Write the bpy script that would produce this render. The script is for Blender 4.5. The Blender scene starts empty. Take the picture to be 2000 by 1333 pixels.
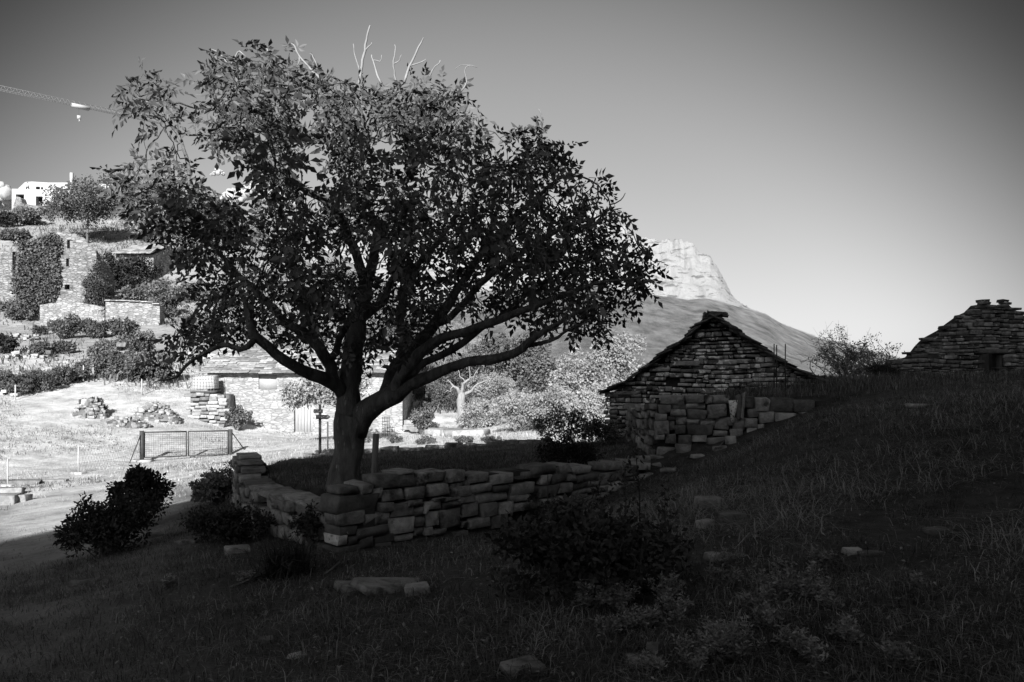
import bpy, math, random
import numpy as np
from mathutils import Vector, Matrix

rnd = random.Random(7)
rng = np.random.default_rng(7)
sc = bpy.context.scene
COL = sc.collection

# ------------------------------------------------------------------ camera
F = 1556.0            # focal length in photo pixels (2000 wide)
HY = 720.0            # photo row of the eye-level line
EYE = 1.6
cam_d = bpy.data.cameras.new('camera')
cam = bpy.data.objects.new('camera', cam_d)
COL.objects.link(cam)
cam.location = (0, 0, EYE)
cam.rotation_euler = (math.radians(90), 0, 0)
cam_d.sensor_width = 36.0
cam_d.lens = 36.0 * F / 2000.0
cam_d.shift_y = (HY - 666.5) / 2000.0
cam_d.clip_start = 0.05
cam_d.clip_end = 40000
sc.camera = cam

# ------------------------------------------------------------------ world, sun, exposure
SUN_EL, SUN_AZ = 26.0, -3.0          # azimuth: degrees from straight behind the camera, + to the right
az = math.radians(SUN_AZ); el = math.radians(SUN_EL)
sdir = Vector((math.sin(az) * math.cos(el), -math.cos(az) * math.cos(el), math.sin(el)))
w = bpy.data.worlds.new('World'); sc.world = w; w.use_nodes = True
nt = w.node_tree; N = nt.nodes; L = nt.links
for n in list(N): N.remove(n)
out = N.new('ShaderNodeOutputWorld'); bg = N.new('ShaderNodeBackground')
sky = N.new('ShaderNodeTexSky'); sky.sky_type = 'NISHITA'; sky.sun_disc = False
sky.sun_elevation = el; sky.sun_rotation = math.radians(180 - SUN_AZ)
sky.altitude = 800; sky.air_density = 1.0; sky.dust_density = 1.6; sky.ozone_density = 1.0
# black-and-white film behind a red filter: only the red (and a little green) of the sky counts
sep = N.new('ShaderNodeSeparateColor'); L.new(sky.outputs[0], sep.inputs[0])
m1 = N.new('ShaderNodeMath'); m1.operation = 'MULTIPLY_ADD'; m1.inputs[1].default_value = 0.1
L.new(sep.outputs[1], m1.inputs[0]); L.new(sep.outputs[0], m1.inputs[2])
# sky kept bright low over the valley; dimmed surround stands in for lens vignetting
tc = N.new('ShaderNodeTexCoord')
dotn = N.new('ShaderNodeVectorMath'); dotn.operation = 'DOT_PRODUCT'
lobe_az = math.radians(-1)
dotn.inputs[1].default_value = (math.sin(lobe_az) * 0.99, math.cos(lobe_az) * 0.99, -0.139)
L.new(tc.outputs['Generated'], dotn.inputs[0])
mr = N.new('ShaderNodeMapRange'); mr.interpolation_type = 'SMOOTHSTEP'
mr.inputs[1].default_value = 0.70; mr.inputs[2].default_value = 0.90
mr.inputs[3].default_value = 0.17; mr.inputs[4].default_value = 1.06
L.new(dotn.outputs['Value'], mr.inputs[0])
# the half of the sky round the sun is brighter than the half away from it
mb_ = N.new('ShaderNodeMapRange'); mb_.interpolation_type = 'SMOOTHSTEP'
mb_.inputs[1].default_value = 0.35; mb_.inputs[2].default_value = -0.55; mb_.inputs[3].default_value = 0.0; mb_.inputs[4].default_value = 1.0
L.new(dotn.outputs['Value'], mb_.inputs[0])
ma = N.new('ShaderNodeMath'); ma.operation = 'ADD'; L.new(mr.outputs[0], ma.inputs[0]); L.new(mb_.outputs[0], ma.inputs[1])
m2 = N.new('ShaderNodeMath'); m2.operation = 'MULTIPLY'
pw = N.new('ShaderNodeMath'); pw.operation = 'POWER'; pw.inputs[1].default_value = 0.9
L.new(m1.outputs[0], pw.inputs[0])
q0 = N.new('ShaderNodeMath'); q0.operation = 'MULTIPLY'; q0.inputs[1].default_value = 1.27; L.new(pw.outputs[0], q0.inputs[0])
q1 = N.new('ShaderNodeMath'); q1.operation = 'DIVIDE'; q1.inputs[1].default_value = 7.6; L.new(q0.outputs[0], q1.inputs[0])
q2 = N.new('ShaderNodeMath'); q2.operation = 'MULTIPLY_ADD'; L.new(q1.outputs[0], q2.inputs[0]); L.new(q1.outputs[0], q2.inputs[1]); q2.inputs[2].default_value = 1.0
q3 = N.new('ShaderNodeMath'); q3.operation = 'SQRT'; L.new(q2.outputs[0], q3.inputs[0])
q4 = N.new('ShaderNodeMath'); q4.operation = 'DIVIDE'; L.new(q0.outputs[0], q4.inputs[0]); L.new(q3.outputs[0], q4.inputs[1])
L.new(q4.outputs[0], m2.inputs[0]); L.new(ma.outputs[0], m2.inputs[1])
L.new(m2.outputs[0], bg.inputs[0]); bg.inputs[1].default_value = 0.072
L.new(bg.outputs[0], out.inputs[0])

sun_d = bpy.data.lights.new('sun', 'SUN'); sun_d.energy = 5.0; sun_d.angle = math.radians(0.55)
sun_d.color = (1, 1, 1)              # the photograph is black and white
sun = bpy.data.objects.new('sun', sun_d); COL.objects.link(sun)
sun.rotation_euler = sdir.to_track_quat('Z', 'Y').to_euler()
sc.view_settings.view_transform = 'Standard'
sc.view_settings.look = 'None'
sc.view_settings.exposure = 1.0
sc.view_settings.gamma = 1.0
sc.render.engine = 'CYCLES'
sc.cycles.max_bounces = 5
sc.cycles.diffuse_bounces = 2
sc.cycles.glossy_bounces = 1
sc.cycles.transmission_bounces = 2
sc.cycles.transparent_max_bounces = 4
sc.cycles.volume_bounces = 0

# ------------------------------------------------------------------ helpers
def P(px, py, Y):
    """photo pixel at a known depth -> world point"""
    return np.array([(px - 1000.0) / F * Y, Y, EYE - (py - HY) / F * Y])

def tag(o, label=None, cat=None, group=None, kind=None):
    if label: o['label'] = label
    if cat: o['category'] = cat
    if group: o['group'] = group
    if kind: o['kind'] = kind
    return o

def empty(name, loc, label=None, cat=None, group=None):
    o = bpy.data.objects.new(name, None); COL.objects.link(o); o.location = tuple(loc)
    o.empty_display_size = 0.2
    return tag(o, label, cat, group)

def raw_mesh(name, verts, faces_list, tint=None, smooth=False):
    """faces_list: list of int arrays (n,3) / (n,4)"""
    verts = np.asarray(verts, dtype=np.float32).reshape(-1, 3)
    me = bpy.data.meshes.new(name)
    fl = [np.asarray(f, dtype=np.int32) for f in faces_list if len(f)]
    nl = sum(f.size for f in fl); nf = sum(len(f) for f in fl)
    me.vertices.add(len(verts)); me.loops.add(nl); me.polygons.add(nf)
    me.vertices.foreach_set('co', verts.ravel())
    idx = np.concatenate([f.ravel() for f in fl])
    tot = np.concatenate([np.full(len(f), f.shape[1], dtype=np.int32) for f in fl])
    start = np.concatenate([[0], np.cumsum(tot)[:-1]]).astype(np.int32)
    me.loops.foreach_set('vertex_index', idx)
    me.polygons.foreach_set('loop_start', start)
    me.polygons.foreach_set('loop_total', tot)
    if smooth: me.polygons.foreach_set('use_smooth', np.ones(nf, dtype=bool))
    me.update(calc_edges=True)
    if tint is not None:
        a = me.attributes.new('tint', 'FLOAT', 'POINT')
        a.data.foreach_set('value', np.asarray(tint, dtype=np.float32))
    return me

def mobj(name, me, mat=None, parent=None, loc=None):
    o = bpy.data.objects.new(name, me); COL.objects.link(o)
    if mat is not None and not me.materials: me.materials.append(mat)
    if parent is not None: o.parent = parent
    if loc is not None: o.location = tuple(loc)
    return o

class MB:
    """collects verts/faces of one mesh; local coordinates = world - base"""
    def __init__(s): s.v = []; s.q = []; s.t = []; s.n = 0; s.tint = []
    def add(s, verts, quads=(), tris=(), tint=0.0):
        verts = np.asarray(verts, dtype=float).reshape(-1, 3)
        s.v.append(verts)
        if len(quads): s.q.append(np.asarray(quads, dtype=np.int32) + s.n)
        if len(tris): s.t.append(np.asarray(tris, dtype=np.int32) + s.n)
        s.n += len(verts)
        s.tint.append(np.broadcast_to(np.asarray(tint, dtype=float), (len(verts),)))
    def box(s, c, size, rz=0.0, rx=0.0, tint=0.0):
        x, y, z = np.array(size) / 2.0
        v = np.array([[-x,-y,-z],[x,-y,-z],[x,y,-z],[-x,y,-z],[-x,-y,z],[x,-y,z],[x,y,z],[-x,y,z]])
        M = np.array(Matrix.Rotation(rz, 3, 'Z') @ Matrix.Rotation(rx, 3, 'X'))
        s.add(v @ M.T + np.array(c), [[0,3,2,1],[4,5,6,7],[0,1,5,4],[1,2,6,5],[2,3,7,6],[3,0,4,7]], tint=tint)
    def bar(s, a, b, r, sides=4, r2=None, tint=0.0):
        s.tube([a, b], [r, r if r2 is None else r2], sides, tint)
    def tube(s, pts, rad, sides=6, tint=0.0, cap=True):
        pts = np.asarray(pts, dtype=float); rad = np.asarray(rad, dtype=float)
        n = len(pts)
        tan = np.gradient(pts, axis=0) if n > 2 else np.repeat((pts[1] - pts[0])[None], 2, 0)
        tan /= (np.linalg.norm(tan, axis=1, keepdims=True) + 1e-9)
        ref = np.array([0.31, 0.85, 0.42]) if abs(tan[0] @ np.array([0.31, 0.85, 0.42])) < 0.9 else np.array([1., 0, 0])
        a = np.cross(tan, ref); a /= (np.linalg.norm(a, axis=1, keepdims=True) + 1e-9)
        b = np.cross(tan, a)
        th = np.arange(sides) * 2 * math.pi / sides
        ring = pts[:, None] + rad[:, None, None] * (np.cos(th)[None, :, None] * a[:, None] + np.sin(th)[None, :, None] * b[:, None])
        v = ring.reshape(-1, 3)
        i = np.arange(n - 1)[:, None] * sides; j = np.arange(sides)[None]
        j2 = (j + 1) % sides
        q = np.stack([i + j, i + j2, i + sides + j2, i + sides + j], -1).reshape(-1, 4)
        tr = []
        if cap:
            v = np.vstack([v, pts[0], pts[-1]]); c0 = n * sides
            for k in range(sides):
                tr.append([c0, (k + 1) % sides, k])
                tr.append([c0 + 1, (n - 1) * sides + k, (n - 1) * sides + (k + 1) % sides])
        s.add(v, q, tr, tint)
    def mesh(s, name, base=(0, 0, 0), smooth=False):
        v = np.vstack(s.v) - np.asarray(base, dtype=float)
        fl = []
        if s.q: fl.append(np.vstack(s.q))
        if s.t: fl.append(np.vstack(s.t))
        return raw_mesh(name, v, fl, np.concatenate(s.tint), smooth)
    def build(s, name, mat, parent=None, smooth=False):
        base = parent_world(parent) if parent is not None else (0, 0, 0)
        return mobj(name, s.mesh(name, base, smooth), mat, parent)

def parent_world(o):
    p = np.array(o.location)
    while o.parent is not None:
        o = o.parent; p = p + np.array(o.location)
    return p

def snoise(x, y, seed=0, freq=1.0, octaves=4, z=0.0):
    """cheap smooth pseudo-noise from rotated sines, about -1..1"""
    r = np.random.default_rng(seed)
    x = np.asarray(x, dtype=float); y = np.asarray(y, dtype=float)
    o = np.zeros(np.broadcast(x, y).shape); a = 1.0; t = 0
    for k in range(octaves):
        for j in range(3):
            th = r.uniform(0, 6.283); f = freq * r.uniform(0.75, 1.3); ph = r.uniform(0, 6.283)
            th2 = r.uniform(0, 6.283)
            o = o + a * np.sin(f * (x * math.cos(th) + y * math.sin(th)) + ph + 1.3 * np.sin(0.6 * f * (x * math.cos(th2) + y * math.sin(th2)) + z))
        t += 1.7 * a; a *= 0.5; freq *= 2.1
    return o / t

# ------------------------------------------------------------------ materials (black and white: greys only)
def mat(name, base, var=0.35, scale=6.0, bump=0.0, bscale=None, rough=0.9, tint=0.0, spots=None, stretch=None, detail=6.0, trans=0.0, spec=0.2):
    """grey procedural surface. var: noise variation of the albedo; tint: amount by the 'tint' attribute + object random;
    spots: (value, noise scale, threshold, softness) lighter lichen or darker moss patches"""
    m = bpy.data.materials.new(name); m.use_nodes = True
    n = m.node_tree.nodes; l = m.node_tree.links
    b = n['Principled BSDF']; b.inputs['Roughness'].default_value = rough
    b.inputs['Specular IOR Level'].default_value = spec
    geo = n.new('ShaderNodeNewGeometry'); oi = n.new('ShaderNodeObjectInfo')
    off = n.new('ShaderNodeVectorMath'); off.operation = 'MULTIPLY_ADD'
    l.new(oi.outputs['Random'], off.inputs[0]); off.inputs[1].default_value = (37, 17, 29)
    l.new(geo.outputs['Position'], off.inputs[2])
    vec = off.outputs[0]
    if stretch:
        sm = n.new('ShaderNodeVectorMath'); sm.operation = 'MULTIPLY'; sm.inputs[1].default_value = stretch
        l.new(vec, sm.inputs[0]); vec = sm.outputs[0]
    nz = n.new('ShaderNodeTexNoise'); nz.inputs['Scale'].default_value = scale; nz.inputs['Detail'].default_value = detail
    nz.inputs['Roughness'].default_value = 0.65
    l.new(vec, nz.inputs['Vector'])
    mrn = n.new('ShaderNodeMapRange'); mrn.inputs[1].default_value = 0.3; mrn.inputs[2].default_value = 0.7
    mrn.inputs[3].default_value = base * (1 - var); mrn.inputs[4].default_value = base * (1 + var)
    l.new(nz.outputs[0], mrn.inputs[0]); val = mrn.outputs[0]
    if tint:
        at = n.new('ShaderNodeAttribute'); at.attribute_name = 'tint'
        ad = n.new('ShaderNodeMath'); ad.operation = 'ADD'
        l.new(at.outputs['Fac'], ad.inputs[0]); l.new(oi.outputs['Random'], ad.inputs[1])
        fr = n.new('ShaderNodeMath'); fr.operation = 'FRACT'; l.new(ad.outputs[0], fr.inputs[0])
        mt = n.new('ShaderNodeMapRange'); mt.inputs[3].default_value = 1 - tint; mt.inputs[4].default_value = 1 + tint
        l.new(fr.outputs[0], mt.inputs[0])
        mu = n.new('ShaderNodeMath'); mu.operation = 'MULTIPLY'; l.new(val, mu.inputs[0]); l.new(mt.outputs[0], mu.inputs[1])
        val = mu.outputs[0]
    for sp in (spots or []):
        ns = n.new('ShaderNodeTexNoise'); ns.inputs['Scale'].default_value = sp[1]; ns.inputs['Detail'].default_value = 5
        ns.inputs['Roughness'].default_value = 0.6
        l.new(vec, ns.inputs['Vector'])
        ms = n.new('ShaderNodeMapRange'); ms.inputs[1].default_value = sp[2]; ms.inputs[2].default_value = sp[2] + sp[3]
        l.new(ns.outputs[0], ms.inputs[0])
        mx = n.new('ShaderNodeMix'); mx.data_type = 'FLOAT'
        l.new(ms.outputs[0], mx.inputs[0]); l.new(val, mx.inputs[2]); mx.inputs[3].default_value = sp[0]
        val = mx.outputs[0]
    l.new(val, b.inputs['Base Color'])
    if bump:
        nb = n.new('ShaderNodeTexNoise'); nb.inputs['Scale'].default_value = bscale or scale * 2; nb.inputs['Detail'].default_value = 8
        nb.inputs['Roughness'].default_value = 0.7
        l.new(vec, nb.inputs['Vector'])
        bp = n.new('ShaderNodeBump'); bp.inputs['Strength'].default_value = 0.9; bp.inputs['Distance'].default_value = bump
        l.new(nb.outputs[0], bp.inputs['Height']); l.new(bp.outputs[0], b.inputs['Normal'])
    if trans:
        tr = n.new('ShaderNodeBsdfTranslucent'); l.new(val, tr.inputs[0])
        ms = n.new('ShaderNodeMixShader'); ms.inputs[0].default_value = trans
        l.new(b.outputs[0], ms.inputs[1]); l.new(tr.outputs[0], ms.inputs[2])
        l.new(ms.outputs[0], n['Material Output'].inputs[0])
    return m

def masonry(name, base, course=0.13, width=0.36, var=0.3, joint=0.45, contrast=0.3, bump=0.04):
    """far rubble masonry, stones too small to tell apart: flattened irregular cells with dark joints"""
    m = mat(name, base, var=var, scale=1.3)
    n = m.node_tree.nodes; l = m.node_tree.links; b = n['Principled BSDF']
    src = b.inputs['Base Color'].links[0].from_socket
    geo = n.new('ShaderNodeNewGeometry')
    nd = n.new('ShaderNodeTexNoise'); nd.inputs['Scale'].default_value = 3.0; nd.inputs['Detail'].default_value = 4
    l.new(geo.outputs['Position'], nd.inputs['Vector'])
    va = n.new('ShaderNodeVectorMath'); va.operation = 'MULTIPLY_ADD'; va.inputs[1].default_value = (0.2, 0.2, 0.10)
    l.new(nd.outputs[1], va.inputs[0]); l.new(geo.outputs['Position'], va.inputs[2])
    vs = n.new('ShaderNodeVectorMath'); vs.operation = 'MULTIPLY'; vs.inputs[1].default_value = (1 / width, 0.7 / width, 1 / course)
    l.new(va.outputs[0], vs.inputs[0])
    v1 = n.new('ShaderNodeTexVoronoi'); v1.feature = 'F1'; l.new(vs.outputs[0], v1.inputs['Vector'])
    v1.inputs['Scale'].default_value = 1.0; v1.inputs['Randomness'].default_value = 0.85
    v2 = n.new('ShaderNodeTexVoronoi'); v2.feature = 'DISTANCE_TO_EDGE'; l.new(vs.outputs[0], v2.inputs['Vector'])
    v2.inputs['Scale'].default_value = 1.0; v2.inputs['Randomness'].default_value = 0.85
    sc_ = n.new('ShaderNodeSeparateColor'); l.new(v1.outputs['Color'], sc_.inputs[0])
    c1 = n.new('ShaderNodeMapRange'); c1.inputs[3].default_value = 1 - contrast; c1.inputs[4].default_value = 1 + contrast; l.new(sc_.outputs[0], c1.inputs[0])
    c2 = n.new('ShaderNodeMapRange'); c2.inputs[1].default_value = 0.0; c2.inputs[2].default_value = 0.14; c2.inputs[3].default_value = joint; c2.inputs[4].default_value = 1.0; l.new(v2.outputs[0], c2.inputs[0])
    k1 = n.new('ShaderNodeMath'); k1.operation = 'MULTIPLY'; l.new(c1.outputs[0], k1.inputs[0]); l.new(c2.outputs[0], k1.inputs[1])
    k2 = n.new('ShaderNodeMath'); k2.operation = 'MULTIPLY'; l.new(k1.outputs[0], k2.inputs[0]); l.new(src, k2.inputs[1])
    l.new(k2.outputs[0], b.inputs['Base Color'])
    bp = n.new('ShaderNodeBump'); bp.inputs['Distance'].default_value = bump; bp.inputs['Strength'].default_value = 1
    l.new(k1.outputs[0], bp.inputs['Height']); l.new(bp.outputs[0], b.inputs['Normal'])
    return m

M = {}
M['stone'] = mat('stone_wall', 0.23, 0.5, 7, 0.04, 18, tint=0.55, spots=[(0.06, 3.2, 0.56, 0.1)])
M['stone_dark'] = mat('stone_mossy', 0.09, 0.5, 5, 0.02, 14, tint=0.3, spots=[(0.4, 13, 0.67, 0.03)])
M['stone_hut'] = mat('stone_lichen', 0.27, 0.5, 6, 0.03, 18, tint=0.65, spots=[(0.07, 2.6, 0.54, 0.08), (0.85, 5.0, 0.535, 0.05)])
M['stone_ruin'] = mat('stone_ruin', 0.16, 0.5, 6, 0.03, 16, tint=0.65, spots=[(0.04, 2.4, 0.53, 0.12), (0.4, 6, 0.62, 0.05)])
M['stone_pale'] = mat('stone_pale', 0.26, 0.4, 5, 0.03, 12, tint=0.45)
M['stone_white'] = mat('painted_stone', 0.42, 0.4, 14, 0.02, 20, spots=[(0.08, 9, 0.56, 0.06)])
M['core'] = mat('wall_core', 0.03, 0.4, 6)
M['slab'] = mat('roof_slab', 0.11, 0.45, 5, 0.015, 14, tint=0.4, spots=[(0.32, 10, 0.66, 0.05)])
M['bark'] = mat('bark', 0.12, 0.6, 9, 0.09, 12, tint=0.15, stretch=(1, 1, 0.28), spots=[(0.24, 16, 0.64, 0.05)])
M['dead'] = mat('dead_wood', 0.24, 0.3, 12, 0.01, 30, stretch=(1, 1, 0.3))
M['leaf'] = mat('walnut_leaf', 0.08, 0.35, 3, tint=0.55, rough=0.55, trans=0.18, spec=0.35)
M['grass'] = mat('turf_grass', 0.14, 0.6, 1.6, tint=0.8, trans=0.2)
M['straw'] = mat('dry_grass', 0.42, 0.35, 0.7, tint=0.4, trans=0.2)
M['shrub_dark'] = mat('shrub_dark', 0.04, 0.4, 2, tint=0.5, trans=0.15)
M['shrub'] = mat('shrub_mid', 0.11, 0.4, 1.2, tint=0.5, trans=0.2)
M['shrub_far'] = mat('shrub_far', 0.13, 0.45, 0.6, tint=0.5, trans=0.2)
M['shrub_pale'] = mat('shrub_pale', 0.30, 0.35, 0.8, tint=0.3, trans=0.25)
M['herb'] = mat('herb', 0.2, 0.4, 4, tint=0.4, trans=0.2)
M['ivy'] = mat('ivy', 0.085, 0.4, 0.9, tint=0.5)
M['wood'] = mat('weathered_wood', 0.14, 0.4, 8, 0.008, 30, stretch=(6, 6, 0.6))
M['wood_dark'] = mat('dark_wood', 0.05, 0.4, 8, 0.006, 30, stretch=(6, 6, 0.6))
M['door'] = mat('pale_door', 0.36, 0.25, 4, 0.01, 20, stretch=(8, 1, 0.3))
M['metal'] = mat('gate_metal', 0.05, 0.3, 9, rough=0.6)
M['galv'] = mat('galvanised_steel', 0.38, 0.2, 20, rough=0.5)
M['plastic'] = mat('white_plastic', 0.42, 0.08, 2, rough=0.5)
M['cage'] = mat('tank_cage', 0.3, 0.1, 20, rough=0.45)
M['white'] = mat('white_render', 0.36, 0.08, 0.8, 0.01, 6)
M['dark'] = mat('dark_inside', 0.012, 0.3, 3)
M['barn'] = masonry('barn_masonry', 0.31, 0.11, 0.34, 0.25, 0.55, 0.2, 0.02)
M['tower'] = masonry('tower_masonry', 0.22, 0.17, 0.5, 0.35, 0.4, 0.3, 0.04)
M['rubble'] = masonry('rubble_masonry', 0.26, 0.17, 0.42, 0.35, 0.5, 0.3, 0.04)
M['crane'] = mat('crane_paint', 0.22, 0.1, 4, rough=0.5)
M['cloud'] = mat('cloud', 0.62, 0.03, 0.01, rough=1.0, trans=0.5)
M['cloth_dark'] = mat('dark_cloth', 0.03, 0.2, 20)
M['cloth_pale'] = mat('pale_cloth', 0.6, 0.1, 20)
M['skin'] = mat('skin', 0.3, 0.1, 20)

# ------------------------------------------------------------------ terrain
def rbf(pts):
    pts = np.array(pts, dtype=float); A = pts[:, :2]; n = len(A)
    D = np.linalg.norm(A[:, None] - A[None], axis=2)
    Kx = np.zeros((n + 3, n + 3)); Kx[:n, :n] = D - 0.3 * np.eye(n) * 0
    Kx[:n, n] = 1; Kx[:n, n + 1:] = A; Kx[n, :n] = 1; Kx[n + 1:, :n] = A.T
    s = np.linalg.solve(Kx, np.concatenate([pts[:, 2], [0, 0, 0]]))
    def f(x, y):
        o = s[n] + s[n + 1] * x + s[n + 2] * y
        for k in range(n): o = o + s[k] * np.sqrt((x - A[k, 0]) ** 2 + (y - A[k, 1]) ** 2 + 0.15)
        return o
    return f

def gp(px, py, Y):
    p = P(px, py, Y); return (p[0], p[1], p[2])

near_pts = [gp(0,1333,5.1), gp(0,1150,10.1), gp(0,1000,19.5), gp(153,927,27), gp(277,902,32), gp(452,889,33.5), gp(15,952,25),
    gp(300,1100,9.4), gp(420,1040,11.0), gp(200,1060,12.8), gp(330,985,18.5), gp(450,930,22.5), gp(500,1100,8.6), gp(660,1083,9.0), gp(1000,1333,4.06), gp(1000,1100,7.2), gp(1000,1200,5.35),
    gp(850,1054,9.85), gp(950,1040,10.5), gp(1060,1024,11.25), (0.1,10.2,-0.56), (-0.9,9.2,-0.52), gp(1190,985,12.2), (-3,2,-0.05), (0,0,0), (3,2,0.22), (0,2,0.0),
    gp(1300,1100,6.1), gp(1600,1100,5.6), gp(1600,1000,7.2), gp(1600,900,9.1), gp(1600,800,12), gp(1600,757,15.6),
    gp(2000,1000,6.7), gp(2000,900,7.8), gp(2000,800,8.75), gp(2000,757,11.7), gp(1400,905,13.0), gp(1300,950,11.2), gp(1200,1000,9.3),
    gp(1480,880,12.8), gp(1740,746,24), gp(1900,748,23.5), gp(2000,746,24), (20,24,1.25), (12,16,1.35), (7,18,1.3), (9,3,0.9), (14,8,1.5),
    (5,26,1.0), (10,30,0.8), (16,34,0.4), (0,21.5,-0.7), (-4,20.5,-0.8), (4,24,-0.6), (-7,22,-1.6), (-3.2,9.5,-0.62), (-4.6,11.5,-0.75), (-5.8,14,-0.95),
    gp(900,862,30), gp(800,860,32), gp(850,810,45), gp(1000,850,33), gp(1150,850,32), (6,36,-0.6), (0,55,-1.0), (12,50,-2),
    gp(575,850,43), gp(790,850,43), gp(430,828,42.5), gp(390,772,44), gp(300,800,41), gp(0,785,41), gp(150,748,46), gp(280,770,44),
    gp(620,860,38), gp(500,862,37), gp(350,850,37), gp(100,850,34), gp(0,880,31), (-30,34,-0.6),
    gp(0,690,56), gp(100,680,58), gp(200,690,56), gp(330,700,56), gp(480,690,58), gp(0,625,74), gp(100,622,77), gp(200,625,76), gp(300,640,70), gp(420,640,72),
    gp(60,470,98), gp(250,560,88), gp(350,540,92), gp(20,420,142), gp(130,415,142), gp(260,410,140), gp(420,420,140), gp(520,440,130),
    gp(600,600,85), gp(720,640,80), gp(850,690,80), gp(700,520,140), gp(950,690,110), (20,80,-4), (60,60,-6), (40,30,-2), (60,110,-14), (-100,60,5), (-120,140,28), (-60,190,24), (0,190,-4), (60,190,-25),
    (-40,10,-5), (-25,20,-2.6), (-20,5,-2.2), (-12,8,-1.6), (-60,40,0), (-14,0,-1.2), (30,10,3)]
f_near = rbf(near_pts)
T_POLY = np.array([(-1.82, 9.22), (2.5, 13.62), (2.9, 15.5), (2.2, 18.3), (0.6, 19.4), (-2.5, 19.0), (-5.2, 18.0), (-4.75, 14.0), (-3.6, 11.6)])
f_terr = rbf([(-2, 9.4, 0.02), (-2.3, 11, 0.0), (2, 14, -0.02), (-3.5, 12, -0.1), (-4.7, 14, -0.15), (0, 19, -0.22), (-4.5, 18, -0.42), (2.2, 17.5, -0.02), (-2, 15, -0.12)])
U_POLY = np.array([(2.75, 14.45), (5.9, 14.15), (9.5, 14.2), (11, 21), (7.0, 22), (6.4, 17.6), (2.7, 18.3)])
f_up = rbf([(2.7, 14.4, 1.0), (5.5, 14.1, 1.08), (9, 15, 1.3), (10, 20, 1.3), (7, 20, 1.25), (3, 17.5, 0.75), (5.5, 17, 1.25)])

def sd_poly(x, y, poly):
    x = np.asarray(x, float); y = np.asarray(y, float)
    d = np.full(x.shape, 1e9); ins = np.zeros(x.shape, bool); n = len(poly)
    for i in range(n):
        ax, ay = poly[i]; bx, by = poly[(i + 1) % n]
        ex, ey = bx - ax, by - ay
        t = np.clip(((x - ax) * ex + (y - ay) * ey) / (ex * ex + ey * ey), 0, 1)
        d = np.minimum(d, np.hypot(x - ax - t * ex, y - ay - t * ey))
        c = ((ay > y) != (by > y))
        with np.errstate(divide='ignore', invalid='ignore'):
            xi = (bx - ax) * (y - ay) / ((by - ay) if by != ay else 1e-9) + ax
        ins ^= c & (x < xi)
    return np.where(ins, d, -d)

def sstep(a, b, v):
    t = np.clip((v - a) / (b - a), 0, 1); return t * t * (3 - 2 * t)

RX = np.array([-400, -60, -24, -16, -13.6, -12.2, -10.6, -9.0, -7, -4, -2, 1.3, 10, 30, 70, 400.])
RH = np.array([-10, -4, 6, 13, 21, 26.3, 28.2, 29.2, 29.9, 30.6, 31.9, 34.6, 39.5, 46, 40, 20.])

def ground_z(x, y, fine=True):
    x = np.asarray(x, float); y = np.asarray(y, float)
    xc = np.clip(x, -140, 90); yc = np.clip(y, -6, 200)
    z = f_near(xc, yc)
    far = np.maximum(np.hypot(x - xc, np.maximum(y - yc, 0)), 0)
    z = z * (1 - sstep(0, 220, far)) + (-60.0) * sstep(0, 220, far)
    if fine: z = z + 0.05 * snoise(x, y, 3, 1.1, 4) * sstep(60, 10, np.abs(y)) + 0.35 * snoise(x, y, 5, 0.25, 3) * sstep(48, 75, y) * sstep(400, 200, y)
    mT = sstep(0.0, 0.22, sd_poly(x, y, T_POLY))
    z = z * (1 - mT) + (f_terr(xc, yc) + 0.025 * snoise(x, y, 9, 2.0, 3)) * mT
    mU = sstep(-0.2, 0.12, sd_poly(x, y, U_POLY))
    z = z * (1 - mU) + (f_up(xc, yc) + 0.03 * snoise(x, y, 8, 2.0, 3)) * mU
    # the steep hill behind the photographer that keeps the foreground in shade
    t = sstep(-5, -47, y) ** 0.8
    ridge = np.interp(x, RX, RH) + 0.25 * snoise(x, y * 0.2, 21, 0.9, 4)
    back = sstep(-47, -260, y)
    z = z * (1 - t) + (ridge * (1 - back) - 10 * back) * t
    return z

def gz(x, y): return float(ground_z(np.array([x]), np.array([y]))[0])

def axis(segs):
    o = []
    for a, b, st in segs: o.append(np.arange(a, b, st))
    return np.concatenate(o + [[segs[-1][1]]])
def grow(a, b, s0, r):
    o = [a]; s = s0
    while abs(o[-1] - a) < abs(b - a): o.append(o[-1] + (s if b > a else -s)); s *= r
    return np.array(o)
xs = np.concatenate([grow(-26, -9000, 0.9, 1.14)[::-1][:-1], axis([(-26, -8, 0.4), (-8, 9, 0.16), (9, 26, 0.4)])[:-1], grow(26, 9000, 0.9, 1.14)])
ys = np.concatenate([grow(-56, -4000, 4, 1.25)[::-1][:-1], axis([(-56, -38, 1.2), (-38, -2, 2.0), (-2, 2, 0.5), (2, 21, 0.16), (21, 50, 0.5), (50, 160, 1.2)])[:-1], grow(160, 12000, 3, 1.16)])
GX, GY = np.meshgrid(xs, ys)
GZ = ground_z(GX.ravel(), GY.ravel())
nx, ny = len(xs), len(ys)
ii = (np.arange(ny - 1)[:, None] * nx + np.arange(nx - 1)[None]).ravel()
gq = np.stack([ii, ii + 1, ii + 1 + nx, ii + nx], 1)
gme = raw_mesh('ground', np.stack([GX.ravel(), GY.ravel(), GZ], 1), [gq], smooth=True)
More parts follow.
